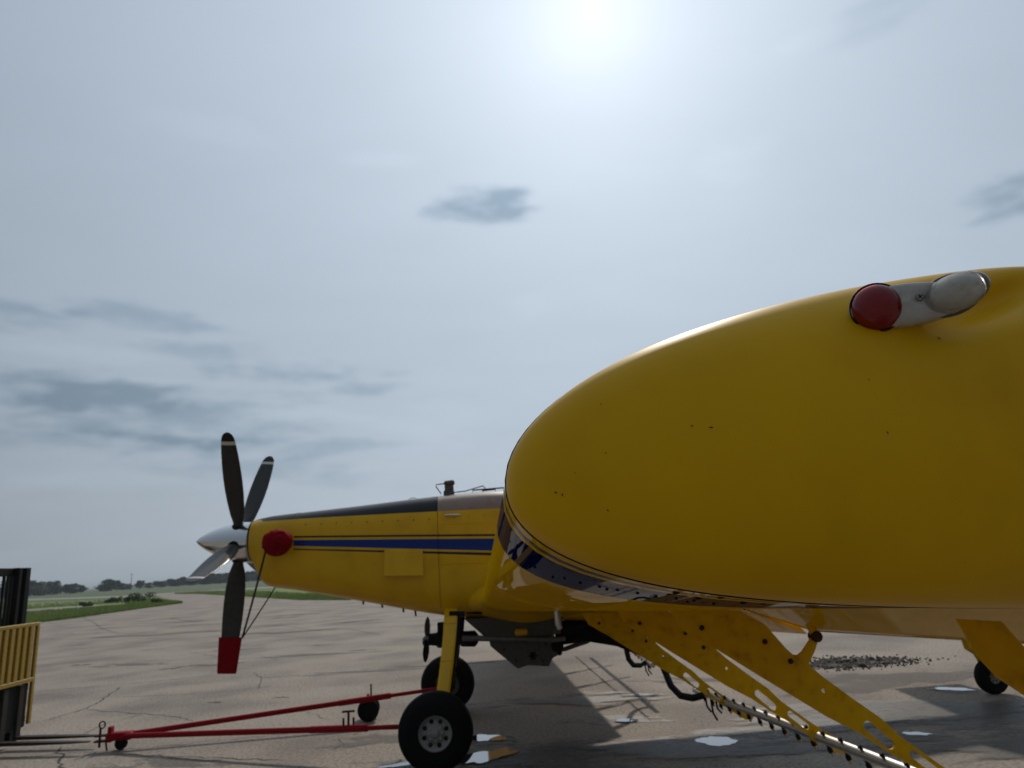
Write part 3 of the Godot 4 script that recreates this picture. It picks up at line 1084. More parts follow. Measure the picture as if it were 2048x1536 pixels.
func build_fuselage() -> void:
	var top := line(-2.95, 2.895, 0.27, 2.862)
	var k5 := line(-2.4, 2.662, 0.15, 2.532)
	var k4 := line(-2.4, 2.640, 0.15, 2.506)
	var k3 := line(-2.4, 2.608, 0.12, 2.475)
	var k2 := line(-2.4, 2.535, 0.12, 2.322)
	var k1 := line(-2.4, 2.500, 0.12, 2.296)
	var k0 := line(-2.4, 2.484, 0.12, 2.262)
	var f := part("nose_cowl", fus_band(-3.05, -2.4, null, null, 14, 40), M.yellow, plane)
	f.set_meta("label", "yellow engine cowl behind the spinner")
	# cowl front plate
	var fr := MB.new()
	var ring := PackedVector3Array()
	var s0 := st_at(-3.05)
	for i in 40: ring.append(fus_at(s0, PI / 2 - TAU * i / 40 if i < 20 else 0.0, 1.0))
	ring.clear()
	for i in 21: ring.append(fus_at(s0, lerpf(-PI / 2, PI / 2, i / 20.0), 1.0))
	for i in range(1, 20): ring.append(fus_at(s0, lerpf(PI / 2, -PI / 2, i / 20.0), -1.0))
	fr.cap(ring, true, 0)
	part("front_plate", fr.commit(false, false), M.dark, f)
	var rim := MB.new()
	var rp := Array(ring)
	rp.append(rp[0])
	rim.tube(rp, 0.012, 6, 1.0, false)
	part("edge_bead", rim, M.dark, f)
	for seg in [[-2.4, -0.503, "forward_fuselage", 20], [-0.497, 7.2, "rear_fuselage", 40]]:
		var x0: float = seg[0]
		var x1: float = seg[1]
		var n: int = seg[3]
		var b := part(seg[2], fus_band(x0, x1, null, k0, n, 16), M.yellow, plane)
		for sd in [[1.0], [-1.0]]:
			part("black_pinstripe", fus_band(x0, x1, k0, k1, n, 2, sd), M.black, b)
			part("side_skin", fus_band(x0, x1, k1, k2, n, 2, sd), M.yellow, b)
			part("blue_stripe", fus_band(x0, x1, k2, k3, n, 3, sd), M.blue, b)
			part("side_skin", fus_band(x0, x1, k3, k4, n, 2, sd), M.yellow, b)
			part("black_pinstripe", fus_band(x0, x1, k4, k5, n, 2, sd), M.black, b)
			part("upper_skin", fus_band(x0, x1, k5, top, n, 6, sd), M.yellow, b)
		if seg[2] == "forward_fuselage":
			part("top_panel", fus_band(x0, x1, top, null, n, 12), M.topblack, b).set_meta("label", "dark anti-glare top of the nose")
		else:
			part("hopper_top", fus_band(x0, 1.2, top, null, 12, 12), M.tan, b).set_meta("label", "brown top over the hopper")
			part("spine_skin", fus_band(1.203, x1, top, null, 28, 12), M.yellow, b)
			# fastener row and hatch seams
			for i in 3:
				var q := fus_y(-0.28 + i * 0.2, 2.775)
				var r := MB.new()
				r.lathe(q - Vector3(0, 0, 0.004), Vector3(0, 0, 1), [[0, 0.008], [0.006, 0.006]], 8)
				part("fastener", r, M.dark, b)
	# dark cap on the cowl: the anti-glare top reaches forward to the spinner
	var cowl_top := MB.new()
	var rings := []
	for i in 13:
		var x := lerpf(-3.02, -2.402, i / 12.0)
		var s := st_at(x)
		var pa := fus_phi(s, minf(top.call(x) + (0.03 if x < -2.9 else 0.0), s[1] - 0.012))
		var rr := PackedVector3Array()
		for j in 17:
			var t := j / 16.0
			var ph := lerpf(pa, PI - pa, t)
			var q := fus_at(s, ph if ph < PI / 2 else PI - ph, 1.0 if ph < PI / 2 else -1.0)
			rr.append(q + Vector3(0, 0.004, 0) + Vector3(0, 0, signf(q.z) * 0.003))
		rings.append(rr)
	cowl_top.loft(rings, false, false)
	part("anti_glare_panel", cowl_top.commit(false, false), M.topblack, f)

	# fasteners along the upper cowl
	var fw: Node3D = plane.get_node("forward_fuselage")
	for i in 9:
		var q := fus_y(-2.25 + i * 0.205, 2.80 - i * 0.004)
		var r := MB.new()
		r.lathe(q - Vector3(0, 0, 0.004), Vector3(0, 0, 1), [[0, 0.011], [0.006, 0.008]], 8)
		part("fastener", r, M.dark, fw)
	for i in 11:
		var q := fus_y(-2.2 + i * 0.16, 1.99 - i * 0.028)
		var r := MB.new()
		r.lathe(q - Vector3(0, 0, 0.005), Vector3(0, 0, 1), [[0, 0.008], [0.006, 0.006]], 8)
		part("fastener", r, M.bracket, fw)
	# lower cowl seam: a thin overlapping lip
	var lip := MB.new()
	var lr := []
	for i in 24:
		var x := lerpf(-2.3, -0.52, i / 23.0)
		lr.append(fus_y(x, 1.97 - (x + 2.3) * 0.155) + Vector3(0, 0, 0.000))
	lip.tube(lr, 0.004, 5)
	part("panel_lip", lip, M.bracket, fw)
	# raised outlet box on the cowl side
	var bx := MB.new()
	var c := fus_y(-0.955, 2.225)
	var ring_a := PackedVector3Array()
	var ring_b := PackedVector3Array()
	var ring_c := PackedVector3Array()
	for q in [[-1.20, 2.412], [-0.705, 2.385], [-0.70, 2.05], [-1.205, 2.075]]:
		ring_a.append(Vector3(q[0], q[1], 0.40))
	for q in [[-1.20, 2.412, 0.0], [-0.705, 2.385, 0.0], [-0.70, 2.05, 0.055], [-1.205, 2.075, 0.055]]:
		ring_b.append(Vector3(q[0], q[1], c.z + 0.02 + q[2]))
	for q in [[-1.185, 2.400, 0.0], [-0.72, 2.375, 0.0], [-0.715, 2.062, 0.055], [-1.19, 2.087, 0.055]]:
		ring_c.append(Vector3(q[0], q[1], c.z + 0.032 + q[2]))
	bx.loft([ring_a, ring_b, ring_c], true, true, -1)
	part("outlet_box", bx, M.yellow, fw)
	# little drain stubs under the cowl
	for q in [[-1.30, 0.05], [-1.02, 0.06], [-0.86, 0.09], [-1.55, 0.05]]:
		var s := st_at(q[0])
		var d := MB.new()
		d.tube([Vector3(q[0], s[2] + 0.03, 0.18), Vector3(q[0] + 0.01, s[2] - q[1] * 0.7, 0.18)], 0.013, 8)
		part("drain_stub", d, M.dark, fw)
	# grab handle on the hopper side and hatch seams
	var rf: Node3D = plane.get_node("rear_fuselage")
	var hb := MB.new()
	var h0 := fus_y(-0.40, 2.810)
	var h1 := fus_y(-0.20, 2.803)
	hb.tube([h0, h0 + Vector3(0.02, 0, 0.03), h1 + Vector3(-0.02, 0, 0.03), h1], 0.014, 8)
	part("grab_handle", hb, M.steel, rf)
	for q in [[[-0.48, 2.180], [0.10, 2.165]], [[-0.47, 2.690], [0.14, 2.680]]]:
		var sm := MB.new()
		var pts := []
		for i in 10:
			var t := i / 9.0
			pts.append(fus_y(lerpf(q[0][0], q[1][0], t), lerpf(q[0][1], q[1][1], t)))
		sm.tube(pts, 0.0035, 5)
		part("panel_lip", sm, M.bracket, rf)
	# exhaust stubs
	for side in [1.0, -1.0]:
		var e := MB.new()
		var p := fus_y(-2.62, 2.60, side)
		e.tube([p + Vector3(0.0, 0, -0.1 * side), p + Vector3(0.0, 0, 0.12 * side), p + Vector3(0.10, -0.01, 0.22 * side), p + Vector3(0.22, -0.02, 0.25 * side)], [0.10, 0.10, 0.10, 0.095], 16, 1.0)
		part("exhaust_stack", e, M.rust, f)
	# loading port and vent gear on the hopper top
	var hd := part("hopper_lid", MB.new(), M.grey, rf)
	var lid := MB.new()
	lid.box(Vector3(-0.355, 3.14, 0), Vector3(0.15, 0.10, 0.16), Basis(), 0.015)
	lid.box(Vector3(-0.350, 3.225, 0), Vector3(0.125, 0.08, 0.14), Basis(Vector3(0, 0, 1), 0.06), 0.012)
	lid.box(Vector3(-0.345, 3.295, 0), Vector3(0.150, 0.065, 0.16), Basis(Vector3(0, 0, 1), 0.08), 0.02)
	hd.mesh = lid.commit()
	var ltch := MB.new()
	ltch.tube([Vector3(-0.40, 3.285, 0.08), Vector3(-0.53, 3.275, 0.08), Vector3(-0.53, 3.245, 0.08), Vector3(-0.46, 3.14, 0.08)], 0.008, 6)
	part("latch", ltch, M.dark, hd)
	var rod := MB.new()
	rod.tube([Vector3(-0.29, 3.155, 0.05), Vector3(-0.12, 3.165, 0.05), Vector3(0.0, 3.195, 0.05), Vector3(0.13, 3.225, 0.05), Vector3(0.16, 3.19, 0.05)], 0.008, 6)
	part("latch_rod", rod, M.dark, hd)
	for q in [[-0.02, 0.42, 3.165], [0.12, 0.30, 3.15]]:
		var rl := MB.new()
		rl.tube([Vector3(q[0], 3.08, 0.12), Vector3(q[0], q[2], 0.12), Vector3(q[1], q[2] + 0.01, 0.12), Vector3(q[1], 3.08, 0.12)], 0.011, 6)
		part("hand_rail", rl, M.dark, rf)
	var eye_loop := MB.new()
	var ep := []
	for i in 9:
		var t := PI * i / 8.0
		ep.append(Vector3(-0.86 - cos(t) * 0.07, 3.06 + sin(t) * 0.055, 0.03))
	eye_loop.tube(ep, 0.006, 6)
	part("lifting_eye", eye_loop, M.steel, fw)
	var bolt := MB.new()
	bolt.lathe(Vector3(-1.24, 3.045, 0.0), Vector3(0, 1, 0), [[0, 0.02], [0.03, 0.018], [0.035, 0.01]], 10)
	part("bolt", bolt, M.steel, fw)
	# cockpit, fin and tailplane (hidden here by the near wing)
	var cp := MB.new()
	var cr := []
	for q in [[1.25, 3.02, 0.30, 0.42], [1.6, 3.62, 0.36, 0.48], [2.2, 3.82, 0.36, 0.46], [2.9, 3.70, 0.30, 0.44], [3.6, 2.62, 0.16, 0.36]]:
		var rr := PackedVector3Array()
		var yb: float = st_at(q[0])[1] - 0.06
		for i in 17:
			var t := PI * i / 16.0
			rr.append(Vector3(q[0], yb + (q[1] - yb) * pow(sin(t), 0.5), lerpf(q[3], q[2], sin(t)) * signf(cos(t)) * pow(absf(cos(t)), 0.5)))
		cr.append(rr)
	cp.loft(cr, false, false)
	var cap := part("canopy", cp.commit(false, false), M.pane, plane)
	for q in [1, 2, 3]:
		var fb := MB.new()
		fb.tube(Array(cr[q]), 0.025, 6)
		part("canopy_frame", fb, M.yellow, cap)
	var fin := MB.new()
	fin.plate(PackedVector2Array([Vector2(5.6, 1.9), Vector2(6.5, 3.55), Vector2(7.4, 3.55), Vector2(7.7, 1.5), Vector2(7.0, 1.5)]), [], Vector3.ZERO, Vector3(1, 0, 0), Vector3(0, 1, 0), 0.1)
	part("tail_fin", fin, M.yellow, plane)
	var tp := MB.new()
	tp.plate(PackedVector2Array([Vector2(6.1, 0), Vector2(6.5, 2.7), Vector2(7.5, 2.7), Vector2(7.5, -2.7), Vector2(6.5, -2.7)]), [], Vector3(0, 1.75, 0), Vector3(1, 0, 0), Vector3(0, 0, 1), 0.09)
	part("tailplane", tp, M.yellow, plane)


func build_propeller() -> void:
	var hub := Vector3(-3.236, 2.65, 0)
	var p := 0.069
	var ax := Vector3(-cos(p), sin(p), 0)          # forward
	var up := Vector3(sin(p), cos(p), 0)
	var back := hub - ax * 0.16
	var sp := MB.new()
	var prof := []
	for i in 25:
		var t := i / 24.0
		prof.append([t * 0.76, 0.278 * pow(maxf(1.0 - pow(t, 1.75), 0.0), 0.78) + 0.001])
	sp.lathe(back, ax, prof, 48)
	var spinner := part("spinner", sp, M.chrome, plane)
	var bp := MB.new()
	bp.lathe(back - ax * 0.03, ax, [[0, 0.25], [0.0, 0.284], [0.02, 0.284], [0.028, 0.275]], 40)
	part("back_plate", bp, M.steel, spinner)
	for k in 5:
		var an := -0.62 + k * TAU / 5.0
		var rd := up * cos(an) + Vector3(0, 0, -1) * sin(an)
		var tn := ax.cross(rd).normalized()
		# feathered: chord lies nearly along the shaft, with twist from root to tip
		var rings := []
		var tip_rings := []
		var rows := [[0.20, 0.055, 0.055, 1.25], [0.30, 0.070, 0.050, 1.25], [0.42, 0.105, 0.034, 1.28], [0.60, 0.125, 0.024, 1.34], [0.80, 0.132, 0.019, 1.40], [1.0, 0.130, 0.015, 1.46], [1.2, 0.120, 0.012, 1.51], [1.36, 0.108, 0.010, 1.55], [1.48, 0.096, 0.009, 1.57], [1.53, 0.090, 0.008, 1.58], [1.58, 0.080, 0.007, 1.59], [1.625, 0.060, 0.006, 1.60], [1.65, 0.034, 0.004, 1.60], [1.66, 0.008, 0.003, 1.60]]
		for r in rows:
			var th: float = r[3] + 0.02
			var ch := (tn * cos(th) + ax * sin(th)).normalized()
			var nn := rd.cross(ch).normalized()
			var ring := PackedVector3Array()
			for i in 20:
				var t := TAU * i / 20
				ring.append(hub + rd * r[0] + ch * cos(t) * r[1] + nn * sin(t) * r[2])
			rings.append(ring)
		var mb := MB.new()
		mb.loft(rings.slice(0, 9), true, true)
		var b := part("propeller_blade", mb, M.blade, plane)
		if k != 3:
			var wb := MB.new()
			wb.loft(rings.slice(8, 10), true, true)
			part("white_band", wb, M.white, b)
			var tb := MB.new()
			tb.loft(rings.slice(9, 14), true, true)
			part("black_tip", tb, M.black, b)
		else:
			var tb := MB.new()
			tb.loft(rings.slice(8, 14), true, true)
			part("blade_tip", tb, M.blade, b)
		var cut := MB.new()
		cut.lathe(hub + rd * 0.17, rd, [[0, 0.075], [0.09, 0.085], [0.10, 0.078]], 18)
		part("blade_cuff", cut, M.dark, spinner)


func build_wings() -> void:
	var wing := part("wing", wing_seg(0.40, 7.398, 0.0, 0.745, 10), M.wing, plane)
	wing.set_meta("label", "port wing, glossy yellow, blue band near its tip")
	for q in [[7.402, 8.822, "outer_skin", "wing"], [8.822, 8.832, "black_pinstripe", "black"], [8.832, 9.145, "blue_band", "wingblue"], [9.145, 9.172, "outer_skin", "wing"], [9.172, 9.202, "black_pinstripe", "black"], [9.202, 9.247, "outer_skin", "wing"]]:
		part(q[2], wing_seg(q[0], q[1], 0.0, 0.745, 2), M[q[3]], wing)
	part("flap", surface_seg(0.72, 5.55, 0.40), M.wing, wing)
	part("aileron", surface_seg(5.60, 9.20, 0.36), M.wing, wing)
	var sw := part("wing", wing_seg(-9.247, -0.40, 0.0, 0.745, 10), M.wing, plane)
	part("flap", surface_seg(-5.55, -0.72, 0.40), M.wing, sw)
	part("aileron", surface_seg(-9.20, -5.60, 0.36), M.wing, sw)
	# moulded tip
	for side in [1.0, -1.0]:
		var mb := MB.new()
		var nu := 110
		var nt := 56
		var rows := []
		for i in nu + 1:
			var u := pow(float(i) / nu, 1.7)
			var row := PackedVector3Array()
			for j in nt + 1:
				var q := cap_at(u, float(j) / nt)
				row.append(Vector3(q.x, q.y, q.z * side))
			rows.append(row)
		if side < 0: rows.reverse()
		mb.loft(rows, false, false)
		part("tip_cap", mb.commit(false, false), M.cap, wing if side > 0 else sw)
	# bead of sealant along the joint of the tip
	var seam := MB.new()
	var sp := []
	for i in 60:
		sp.append(wing_at(pow(i / 59.0, 1.7), -1.0, TIP_Z + 0.0012))
	seam.tube(sp, 0.0016, 5)
	part("joint_bead", seam, M.black, wing)
	var seam2 := MB.new()
	sp = []
	for i in 60:
		sp.append(wing_at(pow(i / 59.0, 1.7), 1.0, TIP_Z + 0.0012))
	seam2.tube(sp, 0.0016, 5)
	part("joint_bead", seam2, M.black, wing)
	# wing root fillet
	var fl := MB.new()
	var rings := []
	for q in [[0.42, 0.14], [0.60, 0.10], [0.72, 0.05], [0.85, 0.018], [1.0, 0.003]]:
		var ring := PackedVector3Array()
		for p in wing_loop(0.0, 0.745, q[0], 26):
			var c := (wing_at(0.3, 1.0, q[0]) + wing_at(0.3, -1.0, q[0])) / 2
			var d: Vector3 = p - c
			ring.append(p + d.normalized() * q[1] * (1.0 + 0.8 * clampf(-d.x, 0.0, 1.0)))
		rings.append(ring)
	fl.loft(rings, true, true)
	part("root_fillet", fl, M.yellow, wing)
	# lap joints in the skin: low ribs that follow the chord
	for z in [7.40]:
		var lj := MB.new()
		var pts := []
		for i in 40: pts.append(wing_at(pow(i / 39.0, 1.8) * 0.74, -1.0, z))
		for i in 12: pts.push_front(wing_at(pow((i + 1) / 39.0, 1.8) * 0.74, 1.0, z))
		lj.tube(pts, 0.0025, 5)
		part("lap_joint", lj, M.bracket, wing)
	# fasteners and inspection plugs seen on the underside
	var spots := [[1185, 1045, 0], [1264, 1146, 0], [1312, 1157, 0], [1366, 1168, 0], [1422, 1176, 0], [1570, 1184, 0], [1545, 1179, 0], [1625, 1196, 0], [1130, 1103, 0], [1068, 1134, 0], [1080, 1134, 0], [1118, 1153, 0], [1143, 1155, 0], [1175, 1165, 0], [1215, 1172, 0], [1230, 1178, 0], [1252, 1179, 0], [1293, 1185, 0],
		[1374, 1184, 1], [1417, 1195, 1], [1465, 1193, 1], [1508, 1204, 1], [1330, 1191, 0], [1371, 1196, 0], [1393, 1203, 0], [1407, 1200, 0], [1446, 1206, 0], [1503, 1217, 0], [1573, 1220, 0], [1596, 1220, 0], [1640, 1220, 0], [1670, 1220, 0], [1727, 1220, 0], [1697, 1226, 1], [1790, 1227, 1], [1824, 1234, 1], [1845, 1234, 1], [1875, 1236, 0], [1900, 1234, 0], [1605, 1236, 0], [1670, 1240, 0], [1690, 1243, 0], [1781, 1235, 0], [1470, 1172, 1], [1715, 1202, 1]]
	for q in spots:
		var p := wing_under(q[0], q[1])
		if p == Vector3.INF: continue
		var r: float = 0.007 if q[2] == 0 else 0.013
		r *= clampf((EYE.z - p.z) * 0.22, 0.35, 1.2)
		var mb := MB.new()
		mb.lathe(p + Vector3(0, 0.003, 0), Vector3(0.03, -1, 0.06), [[0, r], [0.0035, r], [0.0045, r * 0.7]], 12)
		part("fastener", mb, M.dark, wing)
	# drain mast below the wing
	var dm := wing_under(1437, 1222)
	if dm != Vector3.INF:
		var a := MB.new()
		a.tube([dm + Vector3(0, 0.02, 0), dm + Vector3(0, -0.10, 0)], 0.02, 8)
		part("vent_tube", a, M.pipe, wing)
	var dn := wing_at(0.42, -1.0, 1.6)
	var vb := MB.new()
	vb.tube([dn + Vector3(0, 0.02, 0), dn + Vector3(0, -0.14, 0.0), dn + Vector3(0.02, -0.20, 0)], [0.035, 0.035, 0.03], 10)
	part("fuel_vent", vb, M.steel, wing)


func build_tip_light() -> void:
	var hr := cap_hit(1750, 621)
	var hs := cap_hit(1880, 611)
	if hr.is_empty() or hs.is_empty():
		push_warning("no hit")
		return
	var a: Vector3 = hr[0]
	var b: Vector3 = hs[0]
	var n: Vector3 = ((hr[1] as Vector3) * 0.7 + (hs[1] as Vector3) * 0.3).normalized()
	n = (n * 0.30 + (EYE - a).normalized() * 0.70).normalized()
	a += n * 0.011
	var e1 := b - a
	e1 = (e1 - n * e1.dot(n)).normalized()
	var e2 := n.cross(e1).normalized()
	if e2.y < 0: e2 = -e2
	var mpp := (a - EYE).dot(cam_w) / FOCAL       # metres in one photograph pixel there
	# fairing: a teardrop shell lying on the cap
	var hb := MB.new()
	var rings := []
	var l0 := -50.0 * mpp
	var l1 := 185.0 * mpp
	for lev in [[0.0, 1.0, -40.0], [0.0, 1.0, 3.0], [0.0, 0.985, 8.0], [0.0, 0.93, 13.0], [0.0, 0.78, 17.5], [0.0, 0.5, 20.0], [0.0, 0.05, 21.0]]:
		var ring := PackedVector3Array()
		for i in 48:
			var t := TAU * i / 48
			var s := 0.5 - 0.5 * cos(t)           # 0 at the lens end .. 1 at the tail
			var wd := 49.0 * mpp * sqrt(maxf(0.0, 1.0 - pow(absf(s * 2 - 1), 2.0))) * lerpf(1.06, 0.62, s)
			var q := a + e1 * (lerpf(l0, l1, s) * 1.0) * 1.0
			var mid := a + e1 * (l0 + l1) * 0.42
			var off: Vector3 = q + e2 * wd * signf(sin(t)) - e2 * 2.0 * mpp
			off = mid + (off - mid) * lev[1]
			ring.append(off + n * lev[2] * mpp * lerpf(1.0, 0.75, s))
		rings.append(ring)
	hb.loft(rings, true, true)
	var lamp := part("position_light", hb, M.housing, plane)
	lamp.set_meta("label", "pale lamp fairing on the wing tip with red and clear lenses")
	var rd := MB.new()
	rd.ball(a + n * 4.0 * mpp, e1 * 47.0 * mpp, n * 36.0 * mpp, e2 * 47.0 * mpp, 36, 16, true)
	part("red_lens", rd, M.redlens, lamp)
	var rr := MB.new()
	var rp := []
	for i in 41:
		var t := TAU * i / 40
		rp.append(a + n * 7.0 * mpp + e1 * cos(t) * 48.5 * mpp + e2 * sin(t) * 48.5 * mpp)
	rr.tube(rp, 2.0 * mpp, 6)
	part("lens_gasket", rr, M.black, lamp)
	# clear lens over the strobe: an upright dome leaning aft
	var c := a + e1 * 136.0 * mpp + n * 16.0 * mpp + e2 * 4.0 * mpp
	var la := (e1 * 0.93 + e2 * 0.22 + n * 0.28).normalized()
	var lc := e2 - la * e2.dot(la)
	lc = (lc).normalized()
	var lb := la.cross(lc).normalized()
	var cl := MB.new()
	cl.ball(c, la * 58.0 * mpp, lb * 36.0 * mpp, lc * 36.0 * mpp, 36, 22)
	part("clear_lens", cl, M.glass, lamp)
	var inn := MB.new()
	inn.ball(c - n * 1.0 * mpp - la * 2.0 * mpp, la * 43.0 * mpp, lb * 24.0 * mpp, lc * 26.0 * mpp, 30, 18)
	part("strobe_reflector", inn, M.reflector, lamp)
	var gk := MB.new()
	var gp := []
	for i in 41:
		var t := TAU * i / 40
		gp.append(c - n * 9.0 * mpp - la * 8.0 * mpp + la * cos(t) * 55.0 * mpp + lc * sin(t) * 38.0 * mpp)
	gk.tube(gp, 3.2 * mpp, 6)
	part("lens_gasket", gk, M.grey, lamp)
	var sc := MB.new()
	var so := a + e1 * 75.0 * mpp + e2 * 6.0 * mpp + n * 17.0 * mpp
	sc.lathe(so, n, [[0, 8.0 * mpp], [2.5 * mpp, 8.0 * mpp], [4.0 * mpp, 6.0 * mpp]], 18)
	part("screw", sc, M.screw, lamp)
	var cx := MB.new()
	for t in [0.6, 0.6 + PI / 2]:
		cx.box(so + n * 4.0 * mpp, Vector3(10, 2.0, 1.2) * mpp, Basis(e1 * cos(t) + e2 * sin(t), e2 * cos(t) - e1 * sin(t), n))
	part("cross_slot", cx, M.black, lamp)
	# chips in the paint
	var wing: Node3D = plane.get_node("wing")
	rng.seed = 91
	for i in 14:
		var px := rng.randf_range(1090, 2030)
		var py := rng.randf_range(640, 1140)
		if i < 8:
			px = [1202, 1384, 1422, 1212, 1878, 1900, 1112, 1125][i]
			py = [809, 852, 855, 906, 677, 590, 985, 990][i]
		var h := cap_hit(px, py)
		if h.is_empty(): continue
		var ch := MB.new()
		var hp: Vector3 = h[0]
		var hn: Vector3 = h[1]
		var s1 := hn.cross(Vector3(rng.randfn(), rng.randfn(), rng.randfn())).normalized()
		var s2 := hn.cross(s1)
		var sz := rng.randf_range(0.0003, 0.0007) * (1.5 if i < 8 else 1.0)
		var ring := PackedVector3Array()
		for k in 7:
			var t := TAU * k / 7
			ring.append(hp + hn * 0.0004 + (s1 * cos(t) * 2.0 + s2 * sin(t)) * sz * rng.randf_range(0.6, 1.2))
		ch.cap(ring, false, 0)
		part("paint_chip", ch.commit(false, false), M.rust, wing)


func make_wheel(called: String, c: Vector3, R: float, wdt: float, rim_r: float, side: float) -> void:
	var hub := part(called, MB.new(), M.rubber, plane)
	var ty := MB.new()
	var prof := []
	for i in 25:
		var t := PI * i / 24.0
		prof.append([-cos(t) * wdt * 0.5, rim_r + (R - rim_r) * pow(sin(t), 0.55)])
	ty.lathe(c, Vector3(0, 0, 1), prof, 56, 0, false)
	# grooves round the tread
	hub.mesh = ty.commit()
	for g in [-0.22, 0.0, 0.22]:
		var gv := MB.new()
		var pts := []
		for i in 49:
			var t := TAU * i / 48
			pts.append(c + Vector3(cos(t) * (R - 0.001 - absf(g) * 0.03), sin(t) * (R - 0.001 - absf(g) * 0.03), g * wdt))
		gv.tube(pts, R * 0.012, 5, 1.0, false)
		part("tread_groove", gv, M.black, hub)
	var rm := MB.new()
	var s := side
	rm.lathe(c, Vector3(0, 0, s), [[-wdt * 0.3, rim_r * 0.9], [-wdt * 0.3, rim_r * 1.02], [wdt * 0.40, rim_r * 1.03], [wdt * 0.43, rim_r * 1.0], [wdt * 0.42, rim_r * 0.92], [wdt * 0.33, rim_r * 0.86], [wdt * 0.33, rim_r * 0.50], [wdt * 0.37, rim_r * 0.46], [wdt * 0.40, rim_r * 0.36], [wdt * 0.39, rim_r * 0.24], [wdt * 0.45, rim_r * 0.22], [wdt * 0.48, rim_r * 0.18], [wdt * 0.48, 0.002]], 40)
	part("rim", rm, M.rim, hub)
	for i in 8:
		var t := TAU * (i + 0.4) / 8
		var o := c + Vector3(cos(t) * rim_r * 0.68, sin(t) * rim_r * 0.68, s * wdt * 0.325)
		var bh := MB.new()
		bh.lathe(o, Vector3(0, 0, s), [[0, rim_r * 0.13], [wdt * 0.02, rim_r * 0.13], [wdt * 0.021, 0.0]], 12)
		part("rim_hole", bh, M.dark if i % 2 == 0 else M.forkiron, hub)
	for i in 8:
		var t := TAU * i / 8
		var o := c + Vector3(cos(t) * rim_r * 0.41, sin(t) * rim_r * 0.41, s * wdt * 0.36)
		var bh := MB.new()
		bh.lathe(o, Vector3(0, 0, s), [[0, rim_r * 0.05], [wdt * 0.06, rim_r * 0.05], [wdt * 0.065, 0.0]], 6)
		part("wheel_bolt", bh, M.steel, hub)


func build_gear() -> void:
	for side in [1.0, -1.0]:
		make_wheel("main_wheel", Vector3(-0.543, 0.408, 1.6 * side), 0.41, 0.29, 0.185, side)
		# spring leg in its fairing: flat, broad side forward
		var rows := [[0.42, 1.62, -0.37], [0.62, 1.50, -0.372], [0.80, 1.30, -0.388], [1.05, 1.02, -0.42], [1.28, 0.75, -0.462], [1.40, 0.58, -0.485]]
		var rings := []
		for i in rows.size():
			var r: Array = rows[i]
			var ring := PackedVector3Array()
			var hw := lerpf(0.086, 0.074, i / 5.0)
			for q in [[-1, -0.7], [-0.7, -1], [0.7, -1], [1, -0.7], [1, 0.7], [0.7, 1], [-0.7, 1], [-1, 0.7]]:
				ring.append(Vector3(r[2] + q[0] * hw, r[1] + q[1] * 0.022, (r[0] + q[1] * 0.026) * side))
			rings.append(ring)
		var mb := MB.new()
		mb.loft(rings, true, true, -1)
		var leg := part("gear_leg", mb, M.yellow, plane)
		for q in [[1, 0.35], [2, 0.95], [4, 0.3]]:
			var a: PackedVector3Array = rings[q[0]]
			var b: PackedVector3Array = rings[q[0] + 1]
			var pts := []
			for j in 9: pts.append(a[j % 8].lerp(b[j % 8], q[1]))
			var bd := MB.new()
			bd.tube(pts, 0.006, 5, 1.0, false)
			part("leg_band", bd, M.bracket, leg)
		var ax := MB.new()
		ax.lathe(Vector3(-0.543, 0.408, 1.28 * side), Vector3(0, 0, side), [[0, 0.05], [0.05, 0.05], [0.06, 0.12], [0.20, 0.12], [0.21, 0.05], [0.28, 0.05]], 18)
		part("axle_and_brake", ax, M.forkiron, leg)
		var bl := MB.new()
		bl.box(Vector3(-0.50, 0.49, 1.36 * side), Vector3(0.15, 0.26, 0.06), Basis(), 0.01)
		part("axle_bracket", bl, M.dark, leg)
		var ln := MB.new()
		ln.tube([Vector3(-0.27, 1.52, 0.60 * side), Vector3(-0.29, 1.28, 0.80 * side), Vector3(-0.33, 1.0, 1.05 * side), Vector3(-0.38, 0.70, 1.30 * side), Vector3(-0.44, 0.55, 1.38 * side)], 0.016, 7)
		part("brake_line", ln, M.dark, leg)
	make_wheel("tail_wheel", Vector3(7.0, 0.228, 0), 0.23, 0.16, 0.085, 1.0)
	var fk := MB.new()
	fk.tube([Vector3(7.0, 0.23, 0.11), Vector3(6.95, 0.45, 0.11), Vector3(6.85, 0.56, 0.0), Vector3(6.75, 0.62, 0.0), Vector3(6.7, 0.95, 0)], [0.03, 0.035, 0.05, 0.05, 0.05], 10)
	fk.tube([Vector3(7.0, 0.23, -0.11), Vector3(6.95, 0.45, -0.11), Vector3(6.85, 0.56, 0.0)], [0.03, 0.035, 0.05], 10)
	part("tail_wheel_fork", fk, M.yellow, plane)


